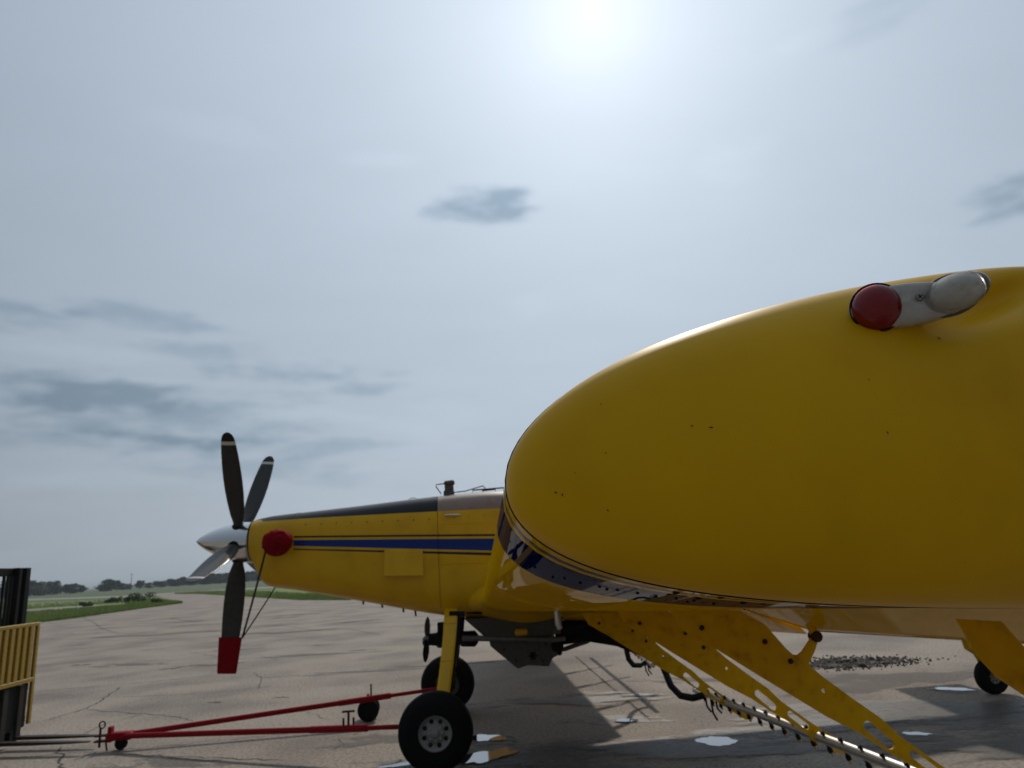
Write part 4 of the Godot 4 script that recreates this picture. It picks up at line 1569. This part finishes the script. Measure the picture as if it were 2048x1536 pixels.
# wind-driven pump, gate box and plumbing under the belly
func build_belly() -> void:
	var hub := Vector3(-0.73, 1.215, 0.0)
	var pm := MB.new()
	pm.lathe(hub + Vector3(0.03, 0, 0), Vector3(1, -0.05, 0), [[0, 0.02], [0.0, 0.075], [0.10, 0.085], [0.12, 0.11], [0.22, 0.115], [0.24, 0.08], [0.42, 0.075], [0.44, 0.10], [0.62, 0.105], [0.66, 0.06], [0.68, 0.0]], 20)
	var pump := part("wind_driven_pump", pm, M.forkdark, plane)
	var sn := MB.new()
	sn.lathe(hub + Vector3(0.035, 0, 0), Vector3(-1, 0.05, 0), [[0, 0.065], [0.03, 0.06], [0.075, 0.035], [0.095, 0.004]], 16)
	part("fan_spinner", sn, M.pipe, pump)
	for k in 4:
		var an := 0.22 + k * PI / 2
		var rd := Vector3(0.1 * cos(an), cos(an), sin(an))
		var ch := (Vector3(0.75, 0, 0) + Vector3(0, -sin(an), cos(an)) * 0.65).normalized()
		var nn := rd.cross(ch).normalized()
		var rings := []
		for r in [[0.05, 0.025, 0.02], [0.10, 0.052, 0.012], [0.18, 0.056, 0.009], [0.26, 0.038, 0.006], [0.30, 0.012, 0.004]]:
			var ring := PackedVector3Array()
			for i in 12:
				var t := TAU * i / 12
				ring.append(hub + rd * r[0] + ch * cos(t) * r[1] + nn * sin(t) * r[2])
			rings.append(ring)
		var mb := MB.new()
		mb.loft(rings, true, true)
		part("fan_blade", mb, M.black, pump)
	var mt := MB.new()
	mt.tube([hub + Vector3(0.45, 0.05, 0), hub + Vector3(0.50, 0.42, 0)], 0.05, 10)
	mt.box(hub + Vector3(0.20, 0.14, 0), Vector3(0.10, 0.14, 0.08), Basis(), 0.01)
	part("pump_mount", mt, M.forkdark, pump)
	# hopper outlet: upper trough and the hanging gate box
	var hp := MB.new()
	var r0 := PackedVector3Array()
	var r1 := PackedVector3Array()
	for q in [[-0.15, 0.42], [1.15, 0.42], [1.15, -0.42], [-0.15, -0.42]]:
		r0.append(Vector3(q[0] - 0.05, 1.47, q[1]))
	for q in [[0.08, 0.34], [1.05, 0.34], [1.05, -0.34], [0.08, -0.34]]:
		r1.append(Vector3(q[0], 1.20, q[1]))
	hp.loft([r0, r1], true, true, -1)
	var tr := part("hopper_throat", hp, M.grey, plane)
	var yl := MB.new()
	yl.box(Vector3(0.53, 1.265, 0.385), Vector3(0.17, 0.085, 0.09), Basis(), 0.02)
	part("latch_block", yl, M.yellow, tr)
	var gb := MB.new()
	gb.plate(PackedVector2Array([Vector2(0.10, 1.20), Vector2(0.12, 1.10), Vector2(0.46, 0.80), Vector2(0.60, 0.835), Vector2(0.87, 0.80), Vector2(0.93, 0.90), Vector2(1.0, 0.93), Vector2(0.97, 1.20)]), [], Vector3(0, 0, 0), Vector3(1, 0, 0), Vector3(0, 1, 0), 0.50)
	var gate := part("gate_box", gb, M.grey, plane)
	# row of spoked vents on the gate box face
	for k in 6:
		var t := TAU * k / 6
		var sp := MB.new()
		sp.box(Vector3(0.67, 0.945, 0.262), Vector3(0.11, 0.022, 0.012), Basis(Vector3(0, 0, 1), t), 0.002)
		if k < 3: part("vent_slot", sp, M.dark, gate)
	for q in [[0.30, 1.05], [0.85, 1.08], [0.80, 0.87], [0.45, 0.90]]:
		var bh := MB.new()
		bh.lathe(Vector3(q[0], q[1], 0.25), Vector3(0, 0, 1), [[0, 0.014], [0.01, 0.012]], 8)
		part("bolt", bh, M.dark, gate)
	var lp := MB.new()
	lp.tube([Vector3(-0.24, 1.228, 0.30), Vector3(-0.10, 1.222, 0.33), Vector3(0.95, 1.135, 0.33), Vector3(1.10, 1.14, 0.28)], 0.036, 12)
	part("supply_pipe", lp, M.pipe, plane)
	var hs := MB.new()
	hs.tube([Vector3(0.93, 1.02, 0.1), Vector3(1.10, 0.98, 0.1), Vector3(1.42, 1.06, 0.1), Vector3(1.6, 1.14, 0.1)], 0.03, 10)
	part("return_pipe", hs, M.grey, plane)
	var vl := MB.new()
	vl.box(Vector3(0.97, 1.02, 0.12), Vector3(0.22, 0.16, 0.22), Basis(Vector3(0, 0, 1), -0.3), 0.02)
	vl.lathe(Vector3(1.0, 1.05, 0.1), Vector3(0, 0, 1), [[-0.12, 0.08], [0.18, 0.08], [0.2, 0.05]], 14)
	part("spray_valve", vl, M.dark, plane)
	var mn := MB.new()
	mn.tube([Vector3(1.05, 1.13, 0.05), Vector3(1.4, 1.18, 0.3), Vector3(1.75, 1.10, 0.6), Vector3(2.1, 0.93, 0.85), Vector3(2.3, 0.80, 1.0)], [0.10, 0.10, 0.075, 0.06, 0.055], 12)
	mn.box(Vector3(1.35, 1.25, 0.1), Vector3(0.6, 0.16, 0.5), Basis(), 0.03)
	part("boom_manifold", mn, M.dark, plane)
	var cb := MB.new()
	cb.tube([Vector3(0.99, 1.42, 0.42), Vector3(1.0, 1.30, 0.47), Vector3(0.93, 1.19, 0.45), Vector3(0.83, 1.14, 0.40)], 0.008, 6)
	part("drain_hose", cb, M.pipe, plane)
	# dark gap plate where the leg enters the belly
	var gp := MB.new()
	gp.box(Vector3(-0.29, 1.560, 0.605), Vector3(0.20, 0.06, 0.03), Basis(Vector3(0, 0, 1), -0.08), 0.005)
	gp.box(Vector3(-0.07, 1.552, 0.598), Vector3(0.20, 0.03, 0.03), Basis(Vector3(0, 0, 1), -0.08), 0.005)
	part("leg_slot", gp, M.dark, plane)


func slot(a: Vector2, b: Vector2, r: float) -> PackedVector2Array:
	var d := (b - a).normalized()
	var out := PackedVector2Array()
	for i in 9: out.append(b + d.rotated(-PI / 2 + PI * i / 8.0) * r)
	for i in 9: out.append(a + d.rotated(PI / 2 + PI * i / 8.0) * r)
	return out

const HANGER := [[1.10, 1.84], [1.52, 1.80], [1.654, 1.715], [1.70, 1.655], [1.76, 1.575], [1.794, 1.540], [1.822, 1.535], [1.85, 1.552], [1.895, 1.600], [1.926, 1.634], [1.962, 1.616], [1.927, 1.550], [1.877, 1.480], [1.943, 1.416], [2.098, 1.287], [2.252, 1.166], [2.341, 1.068], [2.57, 0.886], [2.80, 0.735], [2.85, 0.690], [2.82, 0.650], [2.75, 0.655], [2.62, 0.745], [2.403, 0.899], [2.258, 0.991], [2.115, 1.097], [1.937, 1.198], [1.795, 1.295], [1.602, 1.425], [1.471, 1.515], [1.347, 1.602], [1.268, 1.648], [1.167, 1.715]]

func build_spray_gear() -> void:
	var zs := [2.1, 4.15, 5.8]
	for side in [1.0, -1.0]:
		var boom_pts := []
		for z in [1.05, 2.1, 4.15, 5.8, 7.3]:
			boom_pts.append(Vector3(2.56 + (z - 2.1) * 0.012, 0.585 + (z - 2.1) * 0.052, z * side))
		var bm := MB.new()
		bm.tube(boom_pts, 0.037, 14)
		var boom := part("spray_boom", bm, M.alu, plane)
		# nozzles along the boom
		var z := 1.35
		while z < 7.2:
			var y := 0.585 + (z - 2.1) * 0.052
			var x := 2.56 + (z - 2.1) * 0.012
			var nz := MB.new()
			nz.lathe(Vector3(x, y - 0.030, z * side), Vector3(0.35, -1, 0), [[0, 0.012], [0.030, 0.012], [0.032, 0.019], [0.060, 0.019], [0.064, 0.010]], 10)
			var nn := part("nozzle", nz, M.dark, boom)
			var tp := MB.new()
			tp.lathe(Vector3(x + 0.021, y - 0.090, z * side), Vector3(0.35, -1, 0), [[0, 0.013], [0.016, 0.013], [0.019, 0.007], [0.026, 0.006]], 8)
			part("nozzle_tip", tp, M.brass, boom)
			var ck := MB.new()
			ck.lathe(Vector3(x - 0.01, y + 0.025, z * side), Vector3(-0.5, 0.8, 0), [[0, 0.012], [0.025, 0.012], [0.028, 0.017], [0.042, 0.015]], 8)
			part("check_valve", ck, M.dark, boom)
			z += 0.27
		for zz in zs:
			var off := Vector3(0, (zz - 5.8) * DIHED, zz * side)
			if zz < 3.0: off.y -= 0.03
			var poly := PackedVector2Array()
			for q in HANGER: poly.append(Vector2(q[0], q[1]))
			var holes := [slot(Vector2(2.165, 1.135), Vector2(2.275, 1.030), 0.026), slot(Vector2(2.40, 0.970), Vector2(2.52, 0.868), 0.021), slot(Vector2(1.9405, 1.336), Vector2(1.9415, 1.336), 0.012)]
			var mb := MB.new()
			mb.plate(poly, holes, off, Vector3(1, 0, 0), Vector3(0, 1, 0), 0.012)
			var hg := part("boom_hanger", mb, M.bracket, plane)
			for q in [[1.64, 1.62], [1.775, 1.505], [1.28, 1.72]]:
				var b := MB.new()
				b.lathe(off + Vector3(q[0], q[1], 0.006 * side), Vector3(0, 0, side), [[0, 0.016], [0.008, 0.014], [0.018, 0.010]], 8)
				part("bolt", b, M.rust, hg)
			var jt := MB.new()
			jt.lathe(off + Vector3(1.945, 1.630, -0.03 * side), Vector3(0, 0, side), [[0, 0.032], [0.06, 0.032]], 10)
			part("hinge_pin", jt, M.rust, hg)
			var rd := MB.new()
			rd.tube([off + Vector3(1.945, 1.64, 0), off + Vector3(1.92, 1.70, 0), off + Vector3(1.90, 1.80, 0)], [0.028, 0.022, 0.024], 8)
			part("hinge_link", rd, M.bracket, hg)
			var cl := MB.new()
			var bp := Vector3(2.56 + (zz - 2.1) * 0.012, 0.585 + (zz - 2.1) * 0.052, zz * side)
			cl.lathe(bp - Vector3(0, 0, 0.035), Vector3(0, 0, 1), [[0, 0.046], [0.07, 0.046]], 14)
			part("boom_clamp", cl, M.bracket, hg)
			var arm := MB.new()
			arm.tube([bp, off + Vector3(2.66, 0.765, 0)], 0.02, 6)
			part("clamp_arm", arm, M.bracket, hg)
		# outboard bracket near the aileron
		var po := PackedVector2Array([Vector2(1.287, 1.935), Vector2(1.407, 1.92), Vector2(1.456, 1.849), Vector2(1.56, 1.745), Vector2(1.70, 1.62), Vector2(1.68, 1.56), Vector2(1.60, 1.60), Vector2(1.427, 1.734), Vector2(1.364, 1.782), Vector2(1.325, 1.835)])
		var ob := MB.new()
		ob.plate(po, [], Vector3(0, 0, 8.1 * side), Vector3(1, 0, 0), Vector3(0, 1, 0), 0.012)
		part("aileron_bracket", ob, M.bracket, plane)
		# feed hose between the two lengths of boom
		var hs := MB.new()
		var s: float = side
		var e0 := onz(1249, 1312, 1.5)
		hs.tube([Vector3(2.10, 0.93, 0.95 * s), Vector3(2.17, 0.84, 1.10 * s), Vector3(2.22, 0.62, 1.20 * s), Vector3(2.30, 0.52, 1.28 * s), Vector3(2.42, 0.50, 1.36 * s), Vector3(2.55, 0.545, 1.46 * s)], 0.040, 12)
		part("boom_hose", hs, M.hose, plane)
		var st := MB.new()
		st.tube([Vector3(1.93, 1.03, 0.85 * s), Vector3(2.13, 0.90, 0.97 * s)], 0.052, 12)
		part("feed_pipe", st, M.alu, plane)
		for q in [[1.42, 0.20], [1.62, 0.26], [1.8, 0.16]]:
			var dr := MB.new()
			var y: float = 0.585 + (q[0] - 2.1) * 0.052
			dr.tube([Vector3(2.55, y, q[0] * s), Vector3(2.56, y - q[1] * 0.7, q[0] * s), Vector3(2.60, y - q[1], q[0] * s)], 0.012, 6)
			part("drain_hose", dr, M.hose, boom)


# ---------------------------------------------------------------- propeller tie: sleeve, straps, exhaust covers
func build_restraint() -> void:
	var hub := Vector3(-3.236, 2.65, 0)
	var p := 0.069
	var ax := Vector3(-cos(p), sin(p), 0)
	var up := Vector3(sin(p), cos(p), 0)
	var an := -0.62 + 3 * TAU / 5.0
	var rd := up * cos(an) + Vector3(0, 0, -1) * sin(an)
	var tn := ax.cross(rd).normalized()
	var t := thing("propeller_tie", "red propeller sleeve strapped back to red exhaust covers on the yellow nose", "propeller tie", hub + rd * 1.69)
	var rings := []
	for q in [[1.24, 0.150, 0.030], [1.26, 0.152, 0.032], [1.45, 0.140, 0.030], [1.66, 0.128, 0.026], [1.69, 0.122, 0.020]]:
		var th := 1.58
		var ch := (tn * cos(th) + ax * sin(th)).normalized()
		var nn := rd.cross(ch).normalized()
		var ring := PackedVector3Array()
		for i in 20:
			var a := TAU * i / 20
			ring.append(hub + rd * q[0] + ch * (signf(cos(a)) * pow(absf(cos(a)), 0.6)) * q[1] + nn * sin(a) * q[2])
		rings.append(ring)
	var sl := MB.new()
	sl.loft(rings, true, true)
	var sleeve := part("sleeve", sl, M.redcloth, t)
	var knot := hub + rd * 1.25 - ax * 0.155
	var c := [Vector3(-2.55, 2.592, 0.75), Vector3(-2.55, 2.592, -0.75)]
	for side in 2:
		var nzz := noise(2.2, 3, 70 + side)
		var sg := 1.0 if side == 0 else -1.0
		var body := MB.new()
		var rr := []
		for i in 19:
			var ph := lerpf(-PI / 2, PI / 2, i / 18.0)
			var ring := PackedVector3Array()
			for k in 28:
				var a := TAU * k / 28
				var d := Vector3(cos(a) * cos(ph), sin(a) * cos(ph), sin(ph))
				var f := 1.0 + 0.22 * nzz.get_noise_3dv(d * 1.2) + 0.10 * nzz.get_noise_3dv(d * 4.0)
				ring.append(c[side] + Vector3(0, 0, -0.06 * sg) + Vector3(d.x * 0.185, d.y * 0.155, d.z * 0.19) * f)
			rr.append(ring)
		body.loft(rr, true, false)
		part("exhaust_cover", body, M.redcloth, t)
		var cuff := MB.new()
		var cp := []
		for i in 25:
			var a := TAU * i / 24
			cp.append(c[side] + Vector3(-0.02 + cos(a) * 0.17, -0.02 + sin(a) * 0.15, -0.12 * sg))
		cuff.tube(cp, 0.016, 6, 1.0, false)
		part("cuff", cuff, M.redcloth, t)
		var st := MB.new()
		var s0: Vector3 = c[side] + Vector3(-0.12, -0.11, 0.02 * sg)
		var pts := []
		for i in 9:
			var q := s0.lerp(knot, i / 8.0)
			q.y -= sin(PI * i / 8.0) * 0.02
			pts.append(q)
		st.tube(pts, 0.014, 6, 0.5)
		part("strap", st, M.strap, t)


# ---------------------------------------------------------------- tow bar
func build_tow_bar() -> void:
	var hitch := Vector3(-5.10, 0.175, -0.72)
	var t := thing("tow_bar", "long red V-shaped tow bar running from forklift forks to main wheels", "tow bar", Vector3(-5.1, 0, -0.74))
	var ends := [Vector3(-0.66, 0.395, 1.24), Vector3(-0.62, 0.40, -1.24)]
	for k in 2:
		var a: Vector3 = hitch + Vector3(0.12, 0.0, 0.03 if k == 0 else -0.03)
		var b: Vector3 = ends[k]
		var mb := MB.new()
		mb.tube([a, a.lerp(b, 0.82)], 0.036, 12)
		var arm := part("arm", mb, M.red, t)
		var ib := MB.new()
		ib.tube([a.lerp(b, 0.80), b], 0.027, 12)
		part("sliding_tube", ib, M.red, arm)
		var cl := MB.new()
		cl.tube([a.lerp(b, 0.66), a.lerp(b, 0.83)], 0.042, 12)
		part("collar", cl, M.red, arm)
		# screw handle that locks the sliding tube
		var q := a.lerp(b, 0.775)
		if k == 0:
			var h := MB.new()
			h.tube([q, q + Vector3(0, 0.19, 0)], 0.014, 8)
			h.tube([q + Vector3(-0.075, 0.19, 0), q + Vector3(0.075, 0.19, 0)], 0.013, 8)
			h.tube([q + Vector3(-0.06, 0, 0), q + Vector3(-0.06, 0.12, 0)], 0.013, 8)
			h.tube([q + Vector3(0.06, 0, 0), q + Vector3(0.06, 0.12, 0)], 0.013, 8)
			part("locking_handle", h, M.rust, arm)
		else:
			q = a.lerp(b, 0.765)
			var h := MB.new()
			h.tube([q, q + Vector3(0, 0.20, 0)], 0.012, 8)
			part("locking_pin", h, M.rust, arm)
		var nd := MB.new()
		nd.tube([b - Vector3(0, 0, 0.0), b + Vector3(0.08, 0.005, 0.06 if k == 0 else -0.06)], 0.024, 8)
		part("axle_pin", nd, M.forkiron, arm)
	# carrying wheels below the far arm
	var w := ony(737, 1443)
	for k in 2:
		var c := Vector3(w.x - k * 0.02, 0.158, w.z + 0.02 - k * 0.24)
		var ty := MB.new()
		var prof := []
		for i in 13:
			var a := PI * i / 12.0
			prof.append([-cos(a) * 0.05, 0.06 + 0.10 * pow(sin(a), 0.5)])
		ty.lathe(c, Vector3(0, 0, 1), prof, 28)
		part("carrying_wheel", ty, M.rubber, t)
	var axl := MB.new()
	axl.tube([Vector3(w.x, 0.158, w.z + 0.05), Vector3(w.x - 0.02, 0.158, w.z - 0.27)], 0.018, 8)
	axl.tube([Vector3(w.x - 0.01, 0.158, w.z - 0.10), Vector3(w.x - 0.01, 0.37, w.z - 0.04)], 0.022, 8)
	part("wheel_axle", axl, M.red, t)
	# hitch head with its little wheel and clevis
	var hh := MB.new()
	hh.box(hitch + Vector3(0.10, 0.0, 0), Vector3(0.34, 0.10, 0.15), Basis(), 0.015)
	hh.box(hitch + Vector3(-0.03, 0.03, 0), Vector3(0.05, 0.20, 0.10), Basis(), 0.01)
	part("hitch_head", hh, M.red, t)
	var cw := MB.new()
	cw.lathe(hitch + Vector3(0.12, -0.095, 0.0), Vector3(0, 0, 1), [[-0.035, 0.02], [-0.035, 0.065], [-0.025, 0.079], [0.025, 0.079], [0.035, 0.065], [0.035, 0.02]], 20)
	part("hitch_wheel", cw, M.rubber, t)
	var cv := MB.new()
	cv.box(hitch + Vector3(-0.13, 0.02, 0), Vector3(0.20, 0.025, 0.09), Basis(), 0.004)
	cv.box(hitch + Vector3(-0.13, -0.05, 0), Vector3(0.20, 0.025, 0.09), Basis(), 0.004)
	cv.tube([hitch + Vector3(-0.17, -0.13, 0), hitch + Vector3(-0.17, 0.12, 0)], 0.016, 8)
	var lp := []
	for i in 13:
		var a := TAU * i / 12.0
		lp.append(hitch + Vector3(-0.15 + cos(a) * 0.04, 0.155 + sin(a) * 0.045, 0))
	cv.tube(lp, 0.010, 6)
	part("clevis", cv, M.rust, t)
	var chn := MB.new()
	chn.tube([hitch + Vector3(-0.05, 0.03, 0.04), hitch + Vector3(-0.06, -0.08, 0.05), hitch + Vector3(-0.04, -0.165, 0.05)], 0.012, 6)
	part("safety_chain", chn, M.rust, t)


# ---------------------------------------------------------------- forklift (only its front reaches into the picture)
func build_forklift() -> void:
	var X := -6.7
	var t := thing("forklift", "forklift with black mast and yellow barred load guard, forks at the tow bar", "forklift", Vector3(-7.4, 0, -0.95))
	var zf := -1.53         # far edge of the load guard
	var zn := -0.30         # near edge
	# load guard
	var tp := MB.new()
	var lean := 0.03
	tp.box(Vector3(X, 1.685, (zf + zn) / 2), Vector3(0.05, 0.05, zn - zf), Basis(), 0.006)
	var guard := part("load_guard", tp, M.forkyellow, t)
	var bt := MB.new()
	bt.box(Vector3(X, 0.90, (zf + zn) / 2), Vector3(0.05, 0.06, zn - zf), Basis(), 0.006)
	part("guard_rail", bt, M.forkyellow, guard)
	var n := 9
	for i in n:
		var z := lerpf(zf + 0.025, zn - 0.025, i / (n - 1.0))
		var b := MB.new()
		var y0 := 0.29 if i == 0 or i == n - 1 else 0.93
		b.box(Vector3(X, (1.66 + y0) / 2, z), Vector3(0.045, 1.66 - y0, 0.06 if i == 0 else 0.084), Basis(), 0.006)
		part("guard_bar", b, M.forkyellow, guard)
	# carriage plates
	for q in [[0.80, 0.10], [0.36, 0.10]]:
		var c := MB.new()
		c.box(Vector3(X - 0.06, q[0], (zf + zn) / 2), Vector3(0.05, q[1], zn - zf - 0.08), Basis(), 0.008)
		part("carriage_bar", c, M.forkdark, t)
	var ce := MB.new()
	ce.box(Vector3(X - 0.05, 0.56, zf + 0.11), Vector3(0.06, 0.60, 0.07), Basis(), 0.008)
	part("carriage_upright", ce, M.rust, t)
	var cg := MB.new()
	cg.box(Vector3(X - 0.07, 0.56, zf + 0.46), Vector3(0.08, 0.62, 0.30), Basis(), 0.01)
	part("carriage_plate", cg, M.forkdark, t)
	# forks
	for z in [zf + 0.24, zf + 0.60]:
		var f := MB.new()
		f.box(Vector3(X - 0.02, 0.48, z), Vector3(0.045, 0.74, 0.11), Basis(), 0.006)
		var rings := []
		for q in [[X - 0.04, 0.022, 0.055], [X + 0.5, 0.020, 0.055], [X + 1.05, 0.012, 0.05], [X + 1.34, 0.006, 0.03]]:
			var ring := PackedVector3Array()
			var zz: float = z + (q[0] - X) * 0.22
			for s in [[-1, -1], [1, -1], [1, 1], [-1, 1]]:
				ring.append(Vector3(q[0], 0.145 + s[0] * q[1], zz + s[1] * q[2]))
			rings.append(ring)
		f.loft(rings, true, true, -1)
		part("fork", f, M.forkiron, t)
	# mast: two channels with the inner stage and hoses
	for q in [[-1.36, 0.11], [-1.17, 0.08], [-0.46, 0.08], [-0.28, 0.11]]:
		var m := MB.new()
		m.box(Vector3(X - 0.19, 1.30, q[0]), Vector3(0.13, 2.44, q[1]), Basis(), 0.008)
		part("mast_rail", m, M.forkdark, t)
	for y in [2.46, 1.75]:
		var cbm := MB.new()
		cbm.box(Vector3(X - 0.24, y, -0.82), Vector3(0.05, 0.12, 1.06), Basis(), 0.008)
		part("mast_crossbeam", cbm, M.forkdark, t)
	for z in [-1.05, -0.97, -0.88, -0.62]:
		var h := MB.new()
		h.tube([Vector3(X - 0.17, 0.5, z), Vector3(X - 0.17, 1.5, z + 0.01), Vector3(X - 0.18, 2.40, z)], 0.022, 8)
		part("mast_hose", h, M.hose, t)
	var ml := MB.new()
	ml.tube([Vector3(X - 0.23, 0.25, -0.75), Vector3(X - 0.23, 2.35, -0.75)], 0.05, 12)
	part("lift_cylinder", ml, M.forkdark, t)
	# body and wheels, outside the picture
	var bd := MB.new()
	bd.box(Vector3(X - 1.5, 0.75, -0.73), Vector3(2.1, 0.75, 1.05), Basis(), 0.08)
	bd.box(Vector3(X - 2.3, 1.0, -0.73), Vector3(0.6, 0.9, 1.1), Basis(), 0.12)
	part("body", bd, M.forkyellow, t)
	var gd := MB.new()
	for z in [-1.2, -0.26]:
		gd.tube([Vector3(X - 0.65, 1.1, z), Vector3(X - 0.85, 2.1, z), Vector3(X - 2.1, 2.1, z), Vector3(X - 2.3, 1.4, z)], 0.035, 8)
	gd.box(Vector3(X - 1.45, 2.1, -0.73), Vector3(1.2, 0.04, 0.94), Basis(), 0.005)
	part("overhead_guard", gd, M.forkdark, t)
	for q in [[X - 0.75, -1.25, 0.33], [X - 0.75, -0.2, 0.33], [X - 2.2, -1.2, 0.27], [X - 2.2, -0.26, 0.27]]:
		var w := MB.new()
		w.lathe(Vector3(q[0], q[2] - 0.002, q[1]), Vector3(0, 0, 1), [[-0.11, 0.05], [-0.11, q[2] * 0.85], [-0.08, q[2]], [0.08, q[2]], [0.11, q[2] * 0.85], [0.11, 0.05]], 28)
		part("wheel", w, M.rubber, t)
